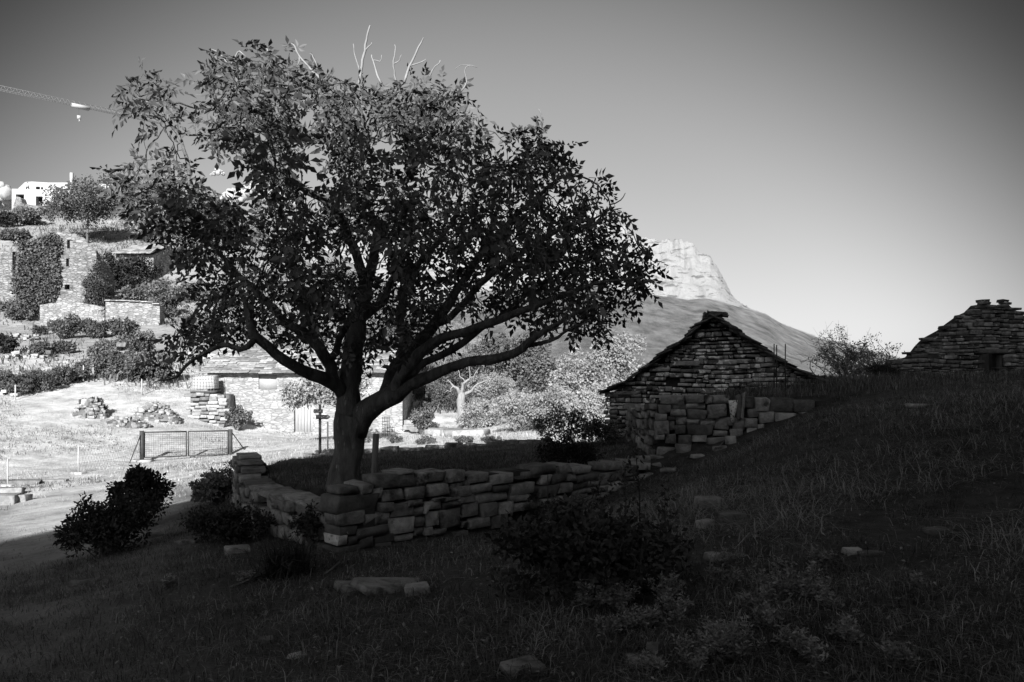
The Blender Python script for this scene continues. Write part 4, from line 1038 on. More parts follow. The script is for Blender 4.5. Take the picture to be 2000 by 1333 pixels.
# trunks need a plain path, so keep one helper for it
def blades(pos, length, width, r, lean=0.5, tint=None):
    """grass blades as bent strips"""
    n_ = len(pos); a_ = r.uniform(0, 6.283, n_); d = np.stack([np.cos(a_), np.sin(a_), np.zeros(n_)], 1); s_ = np.stack([-np.sin(a_), np.cos(a_), np.zeros(n_)], 1)
    ln = length * r.uniform(.5, 1.4, n_); le = lean * r.uniform(.3, 1.7, n_); wd = width * r.uniform(.7, 1.4, n_)
    up = np.array([0, 0, 1.0])
    mid = pos + up * (ln * .55 / np.sqrt(1 + le * le * .4))[:, None] + d * (ln * le * .3)[:, None]
    tip = pos + up * (ln * .85 / np.sqrt(1 + le * le * 1.6))[:, None] + d * (ln * le * .95)[:, None]
    b0 = pos - up * 0.02
    v = np.stack([b0 - s_ * wd[:, None] / 2, b0 + s_ * wd[:, None] / 2, mid + s_ * wd[:, None] * .4, mid - s_ * wd[:, None] * .4, tip], 1).reshape(-1, 3)
    k = np.arange(n_)[:, None] * 5
    return v, k + np.array([[0, 1, 2, 3]]), k + np.array([[3, 2, 4]]), np.repeat(r.random(n_) if tint is None else tint, 5)

def scatter(n_, px0, px1, y0, y1, r, power=1.0):
    """random ground points inside the camera wedge between depths y0..y1 (denser near: power>1)"""
    Y = y0 + (y1 - y0) * r.random(n_) ** power
    X = (r.uniform(px0, px1, n_) - 1000) / F * Y
    return X, Y

def grass_object(name, label, X, Y, per, length, width, matname, r, lean, spread):
    n_ = len(X); cx = np.repeat(X, per) + r.normal(0, spread, n_ * per); cy = np.repeat(Y, per) + r.normal(0, spread, n_ * per)
    z = ground_z(cx, cy); tint = np.clip(np.repeat(r.random(n_), per) * .6 + r.random(n_ * per) * .4, 0, 1)
    L_ = np.repeat(length * r.uniform(.5, 1.4, n_), per)
    v, q, t, tt = blades(np.stack([cx, cy, z], 1), L_, width, r, lean, tint)
    o = mobj(name, raw_mesh(name, v, [q, t], tt), M[matname]); tag(o, label, 'grass', kind='stuff'); return o

r1 = np.random.default_rng(301)
wall_c = lambda X, Y: sd_poly(X, Y, T_POLY)
# turf of the shaded bank in front
X, Y = scatter(21000, -60, 2060, 3.2, 16, r1, 1.25)
sdT = wall_c(X, Y); nzv = snoise(X, Y, 111, 1.3, 3)
k = (np.abs(sdT - 0.15) > 0.3) & (nzv > r1.uniform(-1.1, .55, len(X))) & (sd_poly(X, Y, U_POLY) < 0.1)
k &= ~((dryness(X, Y) > 0.35) & (Y > 11.5) & (r1.random(len(X)) < .85))
grass_object('bank_grass', 'short dry tangled grass on the shaded bank in front', X[k], Y[k], 8, 0.095, 0.0042, 'grass', r1, 1.5, 0.075)
# longer pale stalks lying over it, mostly on the right-hand rise
X, Y = scatter(2600, 1050, 2060, 5, 13, r1, 1.0); k = (wall_c(X, Y) < -0.3) & (sd_poly(X, Y, U_POLY) < -0.1) & (snoise(X, Y, 112, .9, 2) > -.25)
grass_object('dry_stalks', 'long pale dead grass stalks lying on the rise', X[k], Y[k], 6, 0.20, 0.0055, 'herb', r1, 1.9, 0.10)
# terrace under the tree, top of the rise
X, Y = scatter(4200, 430, 1330, 9.5, 19.5, r1, .8); k = (wall_c(X, Y) > 0.25) 
grass_object('terrace_grass', 'mown grass on the terrace round the walnut trunk', X[k], Y[k], 8, 0.075, 0.006, 'grass', r1, .8, 0.09)
X, Y = scatter(5000, 1380, 2060, 11, 25, r1, .9); k = (sd_poly(X, Y, U_POLY) > 0.15) | (Y > 14.5)
k &= ~((X > 2.1) & (X < 7.0) & (Y > 16.8) & (Y < 23))
grass_object('rise_grass', 'taller dry grass along the crest between hut and ruin', X[k], Y[k], 8, 0.2, 0.007, 'grass', r1, .7, 0.1)
# sunlit dry field and track
X, Y = scatter(9000, -60, 1200, 19.5, 52, r1, .8); k = (wall_c(X, Y) < -0.5) & (snoise(X, Y, 113, .45, 3) > r1.uniform(-1, .7, len(X)))
k &= ~((X > -16.6) & (X < -5.8) & (Y > 42.6) & (Y < 50))
grass_object('field_grass', 'short bleached grass on the sunlit field', X[k], Y[k], 7, 0.13, 0.012, 'straw', r1, .9, 0.16)
X, Y = scatter(3000, -60, 620, 20, 46, r1, .8); k = (wall_c(X, Y) < -0.5) & (snoise(X, Y, 114, .35, 3) > .15)
grass_object('field_weeds', 'darker weed tufts mixed into the sunlit field', X[k], Y[k], 6, 0.12, 0.016, 'shrub', r1, 1.0, 0.2)
X, Y = scatter(11000, -80, 1000, 46, 135, r1, .9); k = snoise(X, Y, 115, .2, 3) > r1.uniform(-.9, .7, len(X))
grass_object('hillside_scrub', 'rough dry scrub covering the village hillside', X[k], Y[k], 6, 0.5, 0.07, 'shrub_far', r1, .8, 0.5)

def at_ground(px, py): 
    h = ground_hit(px, py); return h if h is not None else P(px, py, 60)

# --- foreground bushes
b = at_ground(1165, 1150)
shrub('bramble_bush', b, 0.78, 0.55, 0.31, 150, 60, 0.05, 'shrub_dark', 'wide low blackish bramble bush in the middle of the bank', 'bush', seed=1, stems=8, stemr=.008, clump_r=.2)
for k_, (px, py, h_) in enumerate([(1250, 1090, .95), (1180, 1075, .55), (1050, 1060, .45), (1290, 1085, .5), (1215, 1080, .7)]):
    b = at_ground(px, py); r_ = np.random.default_rng(400 + k_); e = empty('tall_weed', b, 'thin dark upright weed stem rising out of the bramble bush', 'weed', 'tall weeds in the bramble bush')
    top = b + np.array([r_.normal(0, .05), 0, h_]); mb = MB(); mb.tube([b, (b + top) / 2 + [.02, 0, 0], top], [.006, .005, .002], 4); mb.build('stem', M['shrub_dark'], e)
    C = np.array([b * (1 - f) + top * f + r_.normal(0, .03, 3) for f in np.linspace(.35, 1, 12)]); v, t, tt = leafcloud(C, .06, 9, .045, r_)
    tag(mobj('leaves', raw_mesh('leaves', v - b, [t], tt), M['shrub_dark'], e), kind='stuff')
# dark bush beside the track
b = at_ground(215, 1085); shrub('thorn_bush', b, 0.75, 0.8, 0.42, 150, 60, 0.06, 'shrub_dark', 'black thorny bush on the bank beside the track', 'bush', seed=2, stems=8, stemr=.01, clump_r=.2)
b = at_ground(275, 1030); shrub('thorn_bush', b, 0.55, 0.6, 0.62, 90, 50, 0.07, 'shrub_dark', 'rounded dark bush against the sunlit track', 'bush', seed=3, stems=6, stemr=.01, clump_r=.2, lobes=[(-.05, 0, .35, .25), (0, 0, -.2, .8), (.3, .1, .0, .45), (-.5, 0, -.1, .4)])
b = at_ground(425, 985); shrub('leafy_bush', b, 0.42, 0.4, 0.36, 70, 45, 0.08, 'herb', 'grey leafy bush at the left end of the terrace wall', 'bush', seed=4, stems=5, stemr=.008, clump_r=.22)
b = at_ground(560, 1125); 
e = empty('spiky_clump', b, 'dark clump of arching spiky grass below the wall corner', 'grass clump'); r_ = np.random.default_rng(5)
pp = np.tile(b, (420, 1)) + r_.normal(0, .1, (420, 3)) * [1, 1, 0]; v, q, t, tt = blades(pp, .42, .012, r_, 1.0)
tag(mobj('blades', raw_mesh('blades', v - b, [q, t], tt), M['shrub_dark'], e), kind='stuff')
b = at_ground(450, 1060); shrub('wall_weeds', b, 0.7, 0.5, 0.22, 90, 45, 0.05, 'shrub_dark', 'dark weeds growing along the foot of the left wall wing', 'weeds', seed=6, stems=6, stemr=.005, clump_r=.2)
b = at_ground(610, 1075); shrub('wall_weeds', b, 0.3, 0.3, 0.25, 40, 40, 0.05, 'shrub_dark', 'small dark weed patch against the wall corner', 'weeds', seed=7, stems=5, stemr=.005, clump_r=.25)
b = at_ground(1105, 1010); shrub('wall_weeds', b, 0.5, 0.3, 0.2, 60, 40, 0.04, 'herb', 'grey leafy weeds hiding the wall foot behind the bramble', 'weeds', seed=8, stems=6, stemr=.005, clump_r=.2)
b = at_ground(1120, 915); shrub('terrace_bush', b, 0.55, 0.4, 0.25, 60, 45, 0.05, 'shrub_dark', 'low dark bush on the terrace near the fallen rubble', 'bush', seed=9, stems=6, stemr=.006, clump_r=.25)
b = at_ground(1140, 872); shrub('terrace_bush', b, 0.9, 0.6, 0.38, 80, 55, 0.06, 'shrub', 'wide shaded bush left of the hut corner', 'bush', seed=10, stems=6, stemr=.008, clump_r=.22)
for k_, (px, py, h_) in enumerate([(272, 1000, .85), (262, 1000, .6), (285, 1000, .55), (300, 1000, .4)]):
    b = at_ground(px, py); r_ = np.random.default_rng(450 + k_); e = empty('tall_weed', b, 'spiky dark weed standing up from the bush against the sunlit track', 'weed', 'weeds above the trackside bush')
    top = b + np.array([r_.normal(0, .06), 0, h_]); mb = MB(); mb.tube([b, (b + top) / 2 + [.03, 0, 0], top], [.008, .006, .003], 4); mb.build('stem', M['shrub_dark'], e)
    C = np.array([b * (1 - f) + top * f + r_.normal(0, .11 * (1.1 - f), 3) for f in np.linspace(.25, 1, 26)]); v, t, tt = leafcloud(C, .07, 7, .075, r_, aspect=.4)
    tag(mobj('leaves', raw_mesh('leaves', v - b, [t], tt), M['shrub_dark'], e), kind='stuff')
# fallen leaves and crumbs of soil littering the bank
X, Y = scatter(5200, -60, 2060, 3.2, 15, r1, 1.2); k = (np.abs(wall_c(X, Y) - .15) > .3) & (sd_poly(X, Y, U_POLY) < -.1); X, Y = X[k], Y[k]
pos = np.stack([X, Y, ground_z(X, Y) + r1.uniform(.0, .05, len(X))], 1); dd = rand_dirs(len(X), r1); dd[:, 2] *= .35; ln = r1.uniform(.015, .042, len(X))
v, t, tt = leaf_quads(pos, unit(dd), unit(rand_dirs(len(X), r1) * .5 + [0, 0, 1]), ln, ln * .5, r1.random(len(X)))
tag(mobj('leaf_litter', raw_mesh('leaf_litter', v, [t], tt), M['herb']), 'fallen dry leaves littering the shaded bank', 'leaf litter', kind='stuff')
# woolly pale herbs bottom right, each plant one object
def herb(px, py, h_, n_st, seed, label, group=None):
    b = at_ground(px, py); r_ = np.random.default_rng(500 + seed); e = empty('mullein_herb', b, label, 'herb', group); mb = MB(); C = []
    for s_ in range(n_st):
        a_ = r_.uniform(0, 6.28); top = b + np.array([math.cos(a_) * h_ * r_.uniform(.1, 1.1), math.sin(a_) * h_ * r_.uniform(.1, 1.1), h_ * r_.uniform(.35, 1.15)])
        mb.tube([b, (b + top) / 2, top], [.004, .003, .0015], 3, cap=False); C += [b * (1 - f) + top * f for f in np.linspace(.35, 1, 6)]
    tag(mb.build('stems', M['herb'], e), kind='stuff'); C = np.array(C)
    dirs = rand_dirs(len(C) * 10, r_); dirs[:, 2] = np.abs(dirs[:, 2]) * .6; dirs = unit(dirs); base_ = np.repeat(C, 10, 0) + r_.normal(0, .012, (len(C) * 10, 3)); ln = r_.uniform(.014, .036, len(base_))
    v, t, tt = leaf_quads(base_, dirs, rand_dirs(len(base_), r_), ln, ln * .38, r_.random(len(base_)))
    tag(mobj('leaves', raw_mesh('leaves', v - b, [t], tt), M['herb'], e), kind='stuff')
G_ = 'pale herbs scattered over the bank'
for k_, (px, py, h_, ns_) in enumerate([(1170, 1190, .16, 16), (1205, 1200, .15, 16), (1300, 1185, .17, 14), (1320, 1215, .12, 12), (1230, 1235, .1, 12), (1190, 1250, .09, 12), (1270, 1230, .09, 10), (1390, 1300, .16, 14), (1350, 1310, .14, 14), (1420, 1260, .13, 14), (1450, 1290, .12, 12), (1480, 1190, .14, 14), (1520, 1165, .16, 14), (1560, 1150, .14, 14), (1590, 1175, .12, 12), (1500, 1230, .12, 12), (1540, 1280, .12, 12), (1580, 1300, .12, 12), (1755, 1305, .09, 12), (1280, 1315, .08, 10), (1660, 1255, .1, 10), (1630, 1190, .1, 10), (1780, 1150, .09, 10), (1420, 1110, .1, 10), (330, 1150, .1, 10), (480, 1140, .12, 8), (1410, 1150, .1, 12), (1610, 1110, .1, 10)]):
    herb(px, py, h_, ns_, k_, 'small pale-leaved herb growing in the shaded grass of the bank', G_)
# stones lying in the grass
stone_at(770, 1148, (0.6, 0.42, 0.07), 'large flat slab lying in the grass below the wall', matname='stone', rz=0.5, tilt=0.12, sink=.4)
stone_at(692, 1150, (0.3, 0.26, 0.06), 'smaller flat slab beside the large slab', matname='stone', rz=0.4, tilt=0.1, sink=.4)
stone_at(815, 1160, (0.2, 0.15, 0.09), 'fist-sized rock between the slab and the grass', rz=0.2)
stone_at(1385, 990, (0.26, 0.18, 0.12), 'single grey block on the bank right of the bramble', rz=0.1)
stone_at(1378, 1030, (0.16, 0.12, 0.07), 'small pale chip of stone right of the bramble', matname='stone_pale', rz=0.6)
stone_at(1425, 1025, (0.22, 0.2, 0.14), 'rounded boulder on the bank beside a pale chip', rz=0.3, kind='s')
stone_at(1105, 1160, (0.26, 0.22, 0.1), 'broad slab at the foot of the bramble bush', rz=0.5)
stone_at(1395, 1095, (0.12, 0.1, 0.06), 'little round stone among the herbs', rz=0.5)
stone_at(1275, 1290, (0.16, 0.07, 0.07), 'narrow upright splinter of stone in the foreground grass', rz=1.2, tilt=-0.5)
stone_at(1250, 1300, (0.12, 0.1, 0.05), 'flat splinter beside the upright stone', rz=0.2)
stone_at(1020, 1310, (0.22, 0.16, 0.05), 'half-buried slab at the bottom of the bank', rz=0.4)
stone_at(1700, 1085, (0.17, 0.07, 0.03), 'thin flake of rock on the right-hand rise', rz=0.1)
stone_at(1665, 1082, (0.12, 0.08, 0.05), 'small pale pebble next to the thin flake', matname='stone_pale', rz=0.1)
stone_at(1830, 1040, (0.2, 0.13, 0.05), 'dull half-hidden rock on the right-hand rise', rz=0.2, matname='stone_dark', sink=.4)
stone_at(1800, 795, (0.35, 0.15, 0.05), 'pale flat stone on the crest of the rise', matname='stone_pale', rz=0.05)
stone_at(242, 1062, (0.16, 0.12, 0.14), 'pale round stone at the edge of the thorny bush', matname='stone_pale', kind='s')
stone_at(300, 1050, (0.3, 0.16, 0.08), 'long flat stone in the grass right of the thorny bush', rz=0.4)
stone_at(365, 1062, (0.25, 0.14, 0.06), 'thin slab on the bank by the footpath', rz=0.2)
stone_at(465, 1080, (0.28, 0.16, 0.1), 'oblong stone in front of the left wall wing', rz=0.5)
stone_at(165, 1142, (0.28, 0.12, 0.06), 'low dark stone beside the track', rz=0.3)
stone_at(520, 1255, (0.1, 0.08, 0.04), 'small stone on the bare footpath', rz=0.2)
stone_at(580, 1285, (0.1, 0.07, 0.03), 'flat chip on the bare footpath', rz=0.7)

# fallen sticks
for k_, (x0, y0, x1, y1, lb) in enumerate([(636, 1125, 664, 1108, 'dry stick lying below the wall corner'), (450, 1152, 525, 1128, 'long thin stick lying across the footpath'), (560, 1000, 575, 1040, 'bare twig leaning against the left wall wing'), (1395, 885, 1415, 868, 'forked stick on the rubble under the retaining wall'), (1520, 1190, 1545, 1188, 'short pale stick among the herbs on the right')]):
    a_, b_ = at_ground(x0, y0), at_ground(x1, y1); b_ = a_ + (b_ - a_) * min(1, .9 / (np.linalg.norm(b_ - a_) + 1e-6)); e = empty('fallen_stick', a_, lb, 'stick'); mb = MB()
    m_ = (a_ + b_) / 2 + [0, 0, .03]; mb.tube([a_ + [0, 0, .02], m_, b_ + [0, 0, .05 + (.3 if k_ == 2 else 0)]], [.012, .01, .006], 6); mb.build('branch', M['wood'], e); mb = MB(); mb.tube([m_, m_ + (b_ - a_) * .25 + [.04, 0, .06]], [.006, .003], 4); mb.build('twig', M['wood'], e)

# ------------------------------------------------------------------ posts, sign, gate, fence
def post(name, px, ytop, ybase, Y, r_, label, cat, matname, sides=8, group=None, lean=0.0):
    p = P(px, ybase, Y); z = gz(p[0], Y); top = EYE - (ytop - HY) / F * Y
    e = empty(name, (p[0], Y, z), label, cat, group); mb = MB()
    mb.tube([(p[0], Y, z - 0.1), (p[0] + lean * .5, Y, (z + top) / 2), (p[0] + lean, Y, top)], [r_ * 1.05, r_, r_ * .96], sides); mb.build('post', M[matname], e, smooth=sides > 6)
    return e, top
e, top = post('wooden_post', 730, 848, 945, 10.4, 0.043, 'rounded wooden post standing behind the wall by the trunk', 'post', 'wood', 10, lean=0.03)
mb = MB(); mb.tube([P(734, 848, 10.4) + [0, 0, .0], P(734, 848, 10.4) + [0, 0, .03]], [.004, .003], 4); mb.build('nail', M['metal'], e)
# signpost with two arrow boards
SPY = 19.2
e, top = post('signpost', 625, 790, 890, SPY, 0.04, 'dark wooden signpost with two arrow boards by the track', 'signpost', 'wood_dark', 4)
def arrow(x0, x1, y0, y1, point, dy):
    mb = MB(); th = 0.03; Yb = SPY - 0.055
    a_, b_ = P(x0, y0, Yb), P(x1, y1, Yb); zt, zb = a_[2], b_[2]; xa, xb = a_[0], b_[0]; zm = (zt + zb) / 2; ar = (zt - zb) * .6
    if point > 0: pl = [(xa, zb), (xb - ar, zb), (xb, zm), (xb - ar, zt), (xa, zt)]
    elif point < 0: pl = [(xb, zb), (xb, zt), (xa + ar * .2, zt), (xa, zm), (xa + ar * .2, zb)]
    n_ = len(pl); v = [(x, Yb, z) for x, z in pl] + [(x, Yb + th, z) for x, z in pl]
    tr = [[0, k_, k_ + 1] for k_ in range(1, n_ - 1)] + [[n_, n_ + k_ + 1, n_ + k_] for k_ in range(1, n_ - 1)]
    mb.add(v, [[k_, n_ + k_, n_ + (k_ + 1) % n_, (k_ + 1) % n_] for k_ in range(n_)], tr)
    o = mb.build('arrow_board', M['wood_dark'], e)
    # routed pale lettering grooves, too small to read
    mk = MB(); xm0, xm1 = xa + (xb - xa) * (.42 if point > 0 else .12), xa + (xb - xa) * (.84 if point > 0 else .8)
    for k_ in range(5):
        x = xm0 + (xm1 - xm0) * k_ / 4; mk.box((x, Yb - .003, zm + .01 * ((k_ * 7) % 3 - 1)), (.022, .005, .03 + .012 * (k_ % 3)))
    tag(mk.build('carved_lettering', M['wood'], o), kind='stuff')
arrow(612, 630, 800, 807, -1, 0); arrow(617, 645, 811, 819, 1, 0)
post('iron_stake', 640, 824, 858, 30, 0.03, 'thin iron stake behind the signpost', 'stake', 'metal', 5)
post('iron_stake', 1070, 926, 980, 10.9, 0.008, 'thin iron stake standing upright against the terrace wall', 'stake', 'metal', 5)
# stakes beside the hut
for k_, (px, yt, yb) in enumerate([(1512, 672, 760), (1517, 674, 762), (1534, 672, 745)]):
    e, _ = post('iron_rod', px, yt, yb, 15.6, 0.012, 'thin dark iron rod stuck in the ground by the right side of the hut roof', 'rod', 'metal', 5, 'iron rods beside the hut')

GY0, GY1 = 31.6, 33.6
def gpt(px, py):     # on the gate's plane
    return wall_hit(px, py, ((277 - 1000) / F * GY0, GY0), ((450 - 1000) / F * GY1, GY1))
g0, g1 = gpt(277, 902), gpt(450, 888)
gate = empty('field_gate', (g0[0], g0[1], gz(g0[0], g0[1])), 'double metal field gate with wire mesh across the track', 'gate')
ztop0, ztop1 = gpt(277, 843)[2], gpt(450, 840)[2]
gd = unit((g1 - g0) * [1, 1, 0]); LG = np.linalg.norm((g1 - g0)[:2])
def gl(u, f): # u along, f 0 bottom .. 1 top
    b_ = g0[:2] + gd[:2] * u; zt = ztop0 + (ztop1 - ztop0) * u / LG; zb = zt - 1.12 + 0.02
    return np.array([b_[0], b_[1], zb + (zt - zb) * f])
for u, w_ in ((0.0, .14), (LG, .14)):
    mb = MB(); p = gl(u, 1.02); q_ = np.array([p[0], p[1], gz(p[0], p[1]) - .15]); mb.box((p + q_) / 2, (w_, w_, p[2] - q_[2]), math.atan2(gd[1], gd[0])); mb.build('gate_post', M['metal'], gate)
mb = MB(); p = gl(0, 0); mb.box((p[0], p[1], gz(p[0], p[1]) + .02), (.75, .5, .12), .1); mb.build('concrete_foot', M['white'], gate)
for (ua, ub) in ((0.1, LG / 2 - .04), (LG / 2 + .04, LG - .1)):
    mb = MB()
    for (a_, b_) in (((ua, .06), (ub, .06)), ((ua, .97), (ub, .97)), ((ua, .06), (ua, .97)), ((ub, .06), (ub, .97))):
        mb.bar(gl(*a_), gl(*b_), .034, 4)
    lf = mb.build('leaf_frame', M['metal'], gate)
    mb = MB()
    for u in np.arange(ua + .08, ub, .085): mb.bar(gl(u, .06), gl(u, .97), .0042, 3)
    for f in np.arange(.12, .97, .075): mb.bar(gl(ua, f), gl(ub, f), .0042, 3)
    tag(mb.build('wire_mesh', M['metal'], lf), kind='stuff')
for (px, py, u) in ((252, 905, 0.0), (479, 880, LG)):
    h = at_ground(px, py) if px < 300 else at_ground(px, py); mb = MB(); mb.bar(gl(u, .98), h - [0, 0, .05], .022, 5); mb.build('stay_bar', M['metal'], gate)

fence = empty('wire_fence', at_ground(153, 927), 'sagging wire netting fence on thin posts running from the field gate', 'fence')
fp = []
for (px, yb, yt) in [(-60, 962, 890), (15, 951, 897), (153, 927, 868)]:
    h = at_ground(px, yb); tz = EYE - (yt - HY) / F * h[1]; fp.append((h, tz)); mb = MB(); mb.bar(h - [0, 0, .1], np.array([h[0], h[1], tz]), .025, 6); mb.build('fence_post', M['galv'], fence, smooth=True)
    ft = MB(); ft.add(*[SV_FLAT[1][0] * np.array([.42, .36, .12]) + h + [0, 0, .02], SV_FLAT[1][1]]); ft.build('concrete_foot', M['white'], fence)
fp.append((gl(0, 0), gl(0, .9)[2])); net = MB()
for (a_, az_), (b_, bz_) in zip(fp[:-1], fp[1:]):
    n_ = int(np.linalg.norm((b_ - a_)[:2]) / .17)
    def fpt(t, f): q_ = a_ * (1 - t) + b_ * t; zb = gz(q_[0], q_[1]) + .05; zt = az_ * (1 - t) + bz_ * t - .25 * math.sin(math.pi * t); return np.array([q_[0], q_[1], zb + (zt - zb) * f])
    for f in (0, .33, .66, 1): net.tube([fpt(t, f) for t in np.linspace(0, 1, 9)], [.005] * 9, 3, cap=False)
    for k_ in range(n_):
        t0 = k_ / n_; t1 = min(1, (k_ + 3) / n_); net.bar(fpt(t0, 0), fpt(t1, 1), .0035, 3); net.bar(fpt(t1, 0), fpt(t0, 1), .0035, 3)
tag(net.build('netting', M['galv'], fence), kind='stuff')
for k_, (px, yb, yt) in enumerate([(30, 783, 752), (138, 750, 715), (163, 747, 714), (182, 742, 712)]):
    h = at_ground(px, yb); tz = EYE - (yt - HY) / F * h[1]
    e = empty('fence_stake', h, 'thin pale stake of the upper fence below the hillside shrubs', 'stake', 'stakes of the upper hillside fence'); mb = MB(); mb.bar(h - [0, 0, .1], np.array([h[0], h[1], tz]), .035, 5); mb.build('post', M['galv'], e)
h = at_ground(277, 773); e = empty('marker_stake', h, 'single white stake standing in the dry field', 'stake'); mb = MB(); mb.bar(h - [0, 0, .1], h + [0, 0, .95], .035, 5); mb.build('post', M['white'], e)
for (px, py, s_, lb) in [(10, 968, (.9, .5, .3), 'long pale kerb block at the edge of the track'), (30, 948, (1.6, .4, .2), 'pale concrete beam lying by the fence'), (-5, 985, (.8, .5, .35), 'square pale block beside the track edge'), (38, 980, (.5, .35, .25), 'pale broken block lying on the track verge'), (80, 943, (1.8, .3, .12), 'low pale stone kerb under the netting fence')]:
    stone_at(max(px, 1), py, s_, lb, matname='stone_pale', rz=.15, kind='s' if s_[0] < 1 else 'f')

# ------------------------------------------------------------------ buildings
def facade(mb, pt, xs_cut, zbot, ztop, holes, reveal):
    """wall in local (u, z) with rectangular holes; pt(u, v, z) -> world; reveals go v=0..reveal"""
    us = sorted(set([round(x, 4) for x in xs_cut] + [round(q_, 4) for h_ in holes for q_ in (h_[0], h_[1])]))
    for u0, u1 in zip(us[:-1], us[1:]):
        um = (u0 + u1) / 2; cuts = sorted([(h_[2], h_[3]) for h_ in holes if h_[0] < um < h_[1]])
        z = zbot; segs = []
        for a_, b_ in cuts: segs.append((z, z, a_, a_)); z = b_
        segs.append((z, z, ztop(u0), ztop(u1)))
        for a0, a1, b0, b1 in segs:
            if b0 - a0 > 1e-3 or b1 - a1 > 1e-3: mb.add([pt(u0, 0, a0), pt(u1, 0, a1), pt(u1, 0, b1), pt(u0, 0, b0)], [[0, 1, 2, 3]])
    for (a_, b_, c_, d_) in holes:
        R_ = reveal
        for q_ in ([(a_, 0, c_), (a_, R_, c_), (a_, R_, d_), (a_, 0, d_)], [(b_, 0, c_), (b_, 0, d_), (b_, R_, d_), (b_, R_, c_)], [(a_, 0, d_), (a_, R_, d_), (b_, R_, d_), (b_, 0, d_)], [(a_, 0, c_), (b_, 0, c_), (b_, R_, c_), (a_, R_, c_)]):
            mb.add([pt(*x_) for x_ in q_], [[0, 1, 2, 3]])

def building(name, label, cat, px0, px1, Y, rot, depth, prof, holes, matname, zb_off=-1.5, reveal=.35, roofed=False, backtop=None, group=None):
    """front wall from photo columns px0..px1 at depth Y; prof [(px,py)] its top line; holes [(px0,px1,py0,py1)]"""
    A = np.array([(px0 - 1000) / F * Y, Y]); u_ = np.array([math.cos(rot), math.sin(rot)]); v_ = np.array([-u_[1], u_[0]])
    def uz(px, py): p = wall_hit(px, py, A, A + u_); return (p[:2] - A) @ u_, p[2]
    pr = np.array([uz(*q_) for q_ in prof]); W_ = uz(px1, 700)[0]
    def pt(u, v, z): q_ = A + u_ * u + v_ * v; return np.array([q_[0], q_[1], z])
    jag = (.16 if not roofed and matname != 'barn' else 0.0)
    ztop = lambda u: float(np.interp(u, pr[:, 0], pr[:, 1])) + jag * math.sin(u * 5.3) * math.sin(u * 2.1 + 1)
    zbot = min(gz(*pt(u, 0, 0)[:2]) for u in np.linspace(0, W_, 9)) + zb_off
    H_ = []
    for (a_, b_, c_, d_) in holes:
        ua, zt = uz(a_, c_); ub, zb = uz(b_, d_); H_.append((ua, ub, zb, zt))
    e = empty(name, pt(W_ / 2, 0, gz(*pt(W_ / 2, 0, 0)[:2])), label, cat, group)
    mb = MB(); cut = list(np.linspace(0, W_, 60 if jag else 24)) + [q_ for q_ in pr[:, 0] if 0 < q_ < W_]
    facade(mb, pt, cut, zbot, ztop, H_, reveal); mb.build('front_wall', M[matname], e)
    bt = backtop or (lambda u: ztop(u))
    mb = MB(); cs = np.linspace(0, W_, 24)
    for u in (0, W_): mb.add([pt(u, 0, zbot), pt(u, depth, zbot), pt(u, depth, bt(u)), pt(u, 0, ztop(u))], [[0, 1, 2, 3]])
    for u0, u1 in zip(cs[:-1], cs[1:]): mb.add([pt(u0, depth, zbot), pt(u1, depth, zbot), pt(u1, depth, bt(u1)), pt(u0, depth, bt(u0))], [[0, 1, 2, 3]])
    if roofed:
        for u0, u1 in zip(cs[:-1], cs[1:]): mb.add([pt(u0, 0, ztop(u0) - .05), pt(u1, 0, ztop(u1) - .05), pt(u1, depth, bt(u1) - .05), pt(u0, depth, bt(u0) - .05)], [[0, 1, 2, 3]])
    mb.build('rear_walls', M[matname], e)
    return e, pt, uz, W_, ztop, H_

# sunlit barn
BY = 43.0
barn, bpt, buz, BW, btop, bh = building('stone_barn', 'long sunlit stone barn with a slab roof and pale plank door', 'barn', 405, 786, BY, math.radians(2), 6.0, [(405, 729), (520, 727), (521, 724), (600, 723), (786, 722)], [(574, 611, 786, 850), (505, 541, 733, 761)], 'barn', reveal=.28, backtop=lambda u: 1.4, roofed=True)
h_ = bh[0]; mb = MB(); c = bpt((h_[0] + h_[1]) / 2, .3, (h_[2] + h_[3]) / 2); 
dr = None
for k_ in range(6):
    mb = MB(); wd = (h_[1] - h_[0]) / 6; c = bpt(h_[0] + wd * (k_ + .5), .27 + .006 * (k_ % 2), (h_[2] + h_[3]) / 2); mb.box(c, (wd - .012, .05, h_[3] - h_[2]), math.radians(2)); mb.build('door_plank', M['door'], barn)
mb = MB(); c = bpt((h_[0] + h_[1]) / 2, .1, h_[3] + .06); mb.box(c, (h_[1] - h_[0] + .3, .26, .12), math.radians(2)); mb.build('lintel', M['wood_dark'], barn)
h_ = bh[1]; mb = MB(); mb.box(bpt((h_[0] + h_[1]) / 2, .14, (h_[2] + h_[3]) / 2), (h_[1] - h_[0] - .01, .1, h_[3] - h_[2] - .01), math.radians(2)); mb.build('blocked_window', M['white'], barn)
rf = MB(); r_ = np.random.default_rng(77)
for i in range(15):
    v = -.3 + i * .27; z = 1.40 + max(0, v) * .40
    if v > 3.4: break
    u = -.35
    while u < BW + .3:
        wd = r_.uniform(.35, .8); add_stone(rf, bpt(u + wd / 2, v + r_.uniform(-.04, .04), z + r_.uniform(0, .05)), (wd, .5, .055), (math.cos(math.radians(2)), math.sin(math.radians(2)), 0), r_.uniform(-.03, .03), 'f', lean=.22); u += wd * .97
tag(rf.build('roof_slabs', M['stone_pale'], barn), kind='stuff')
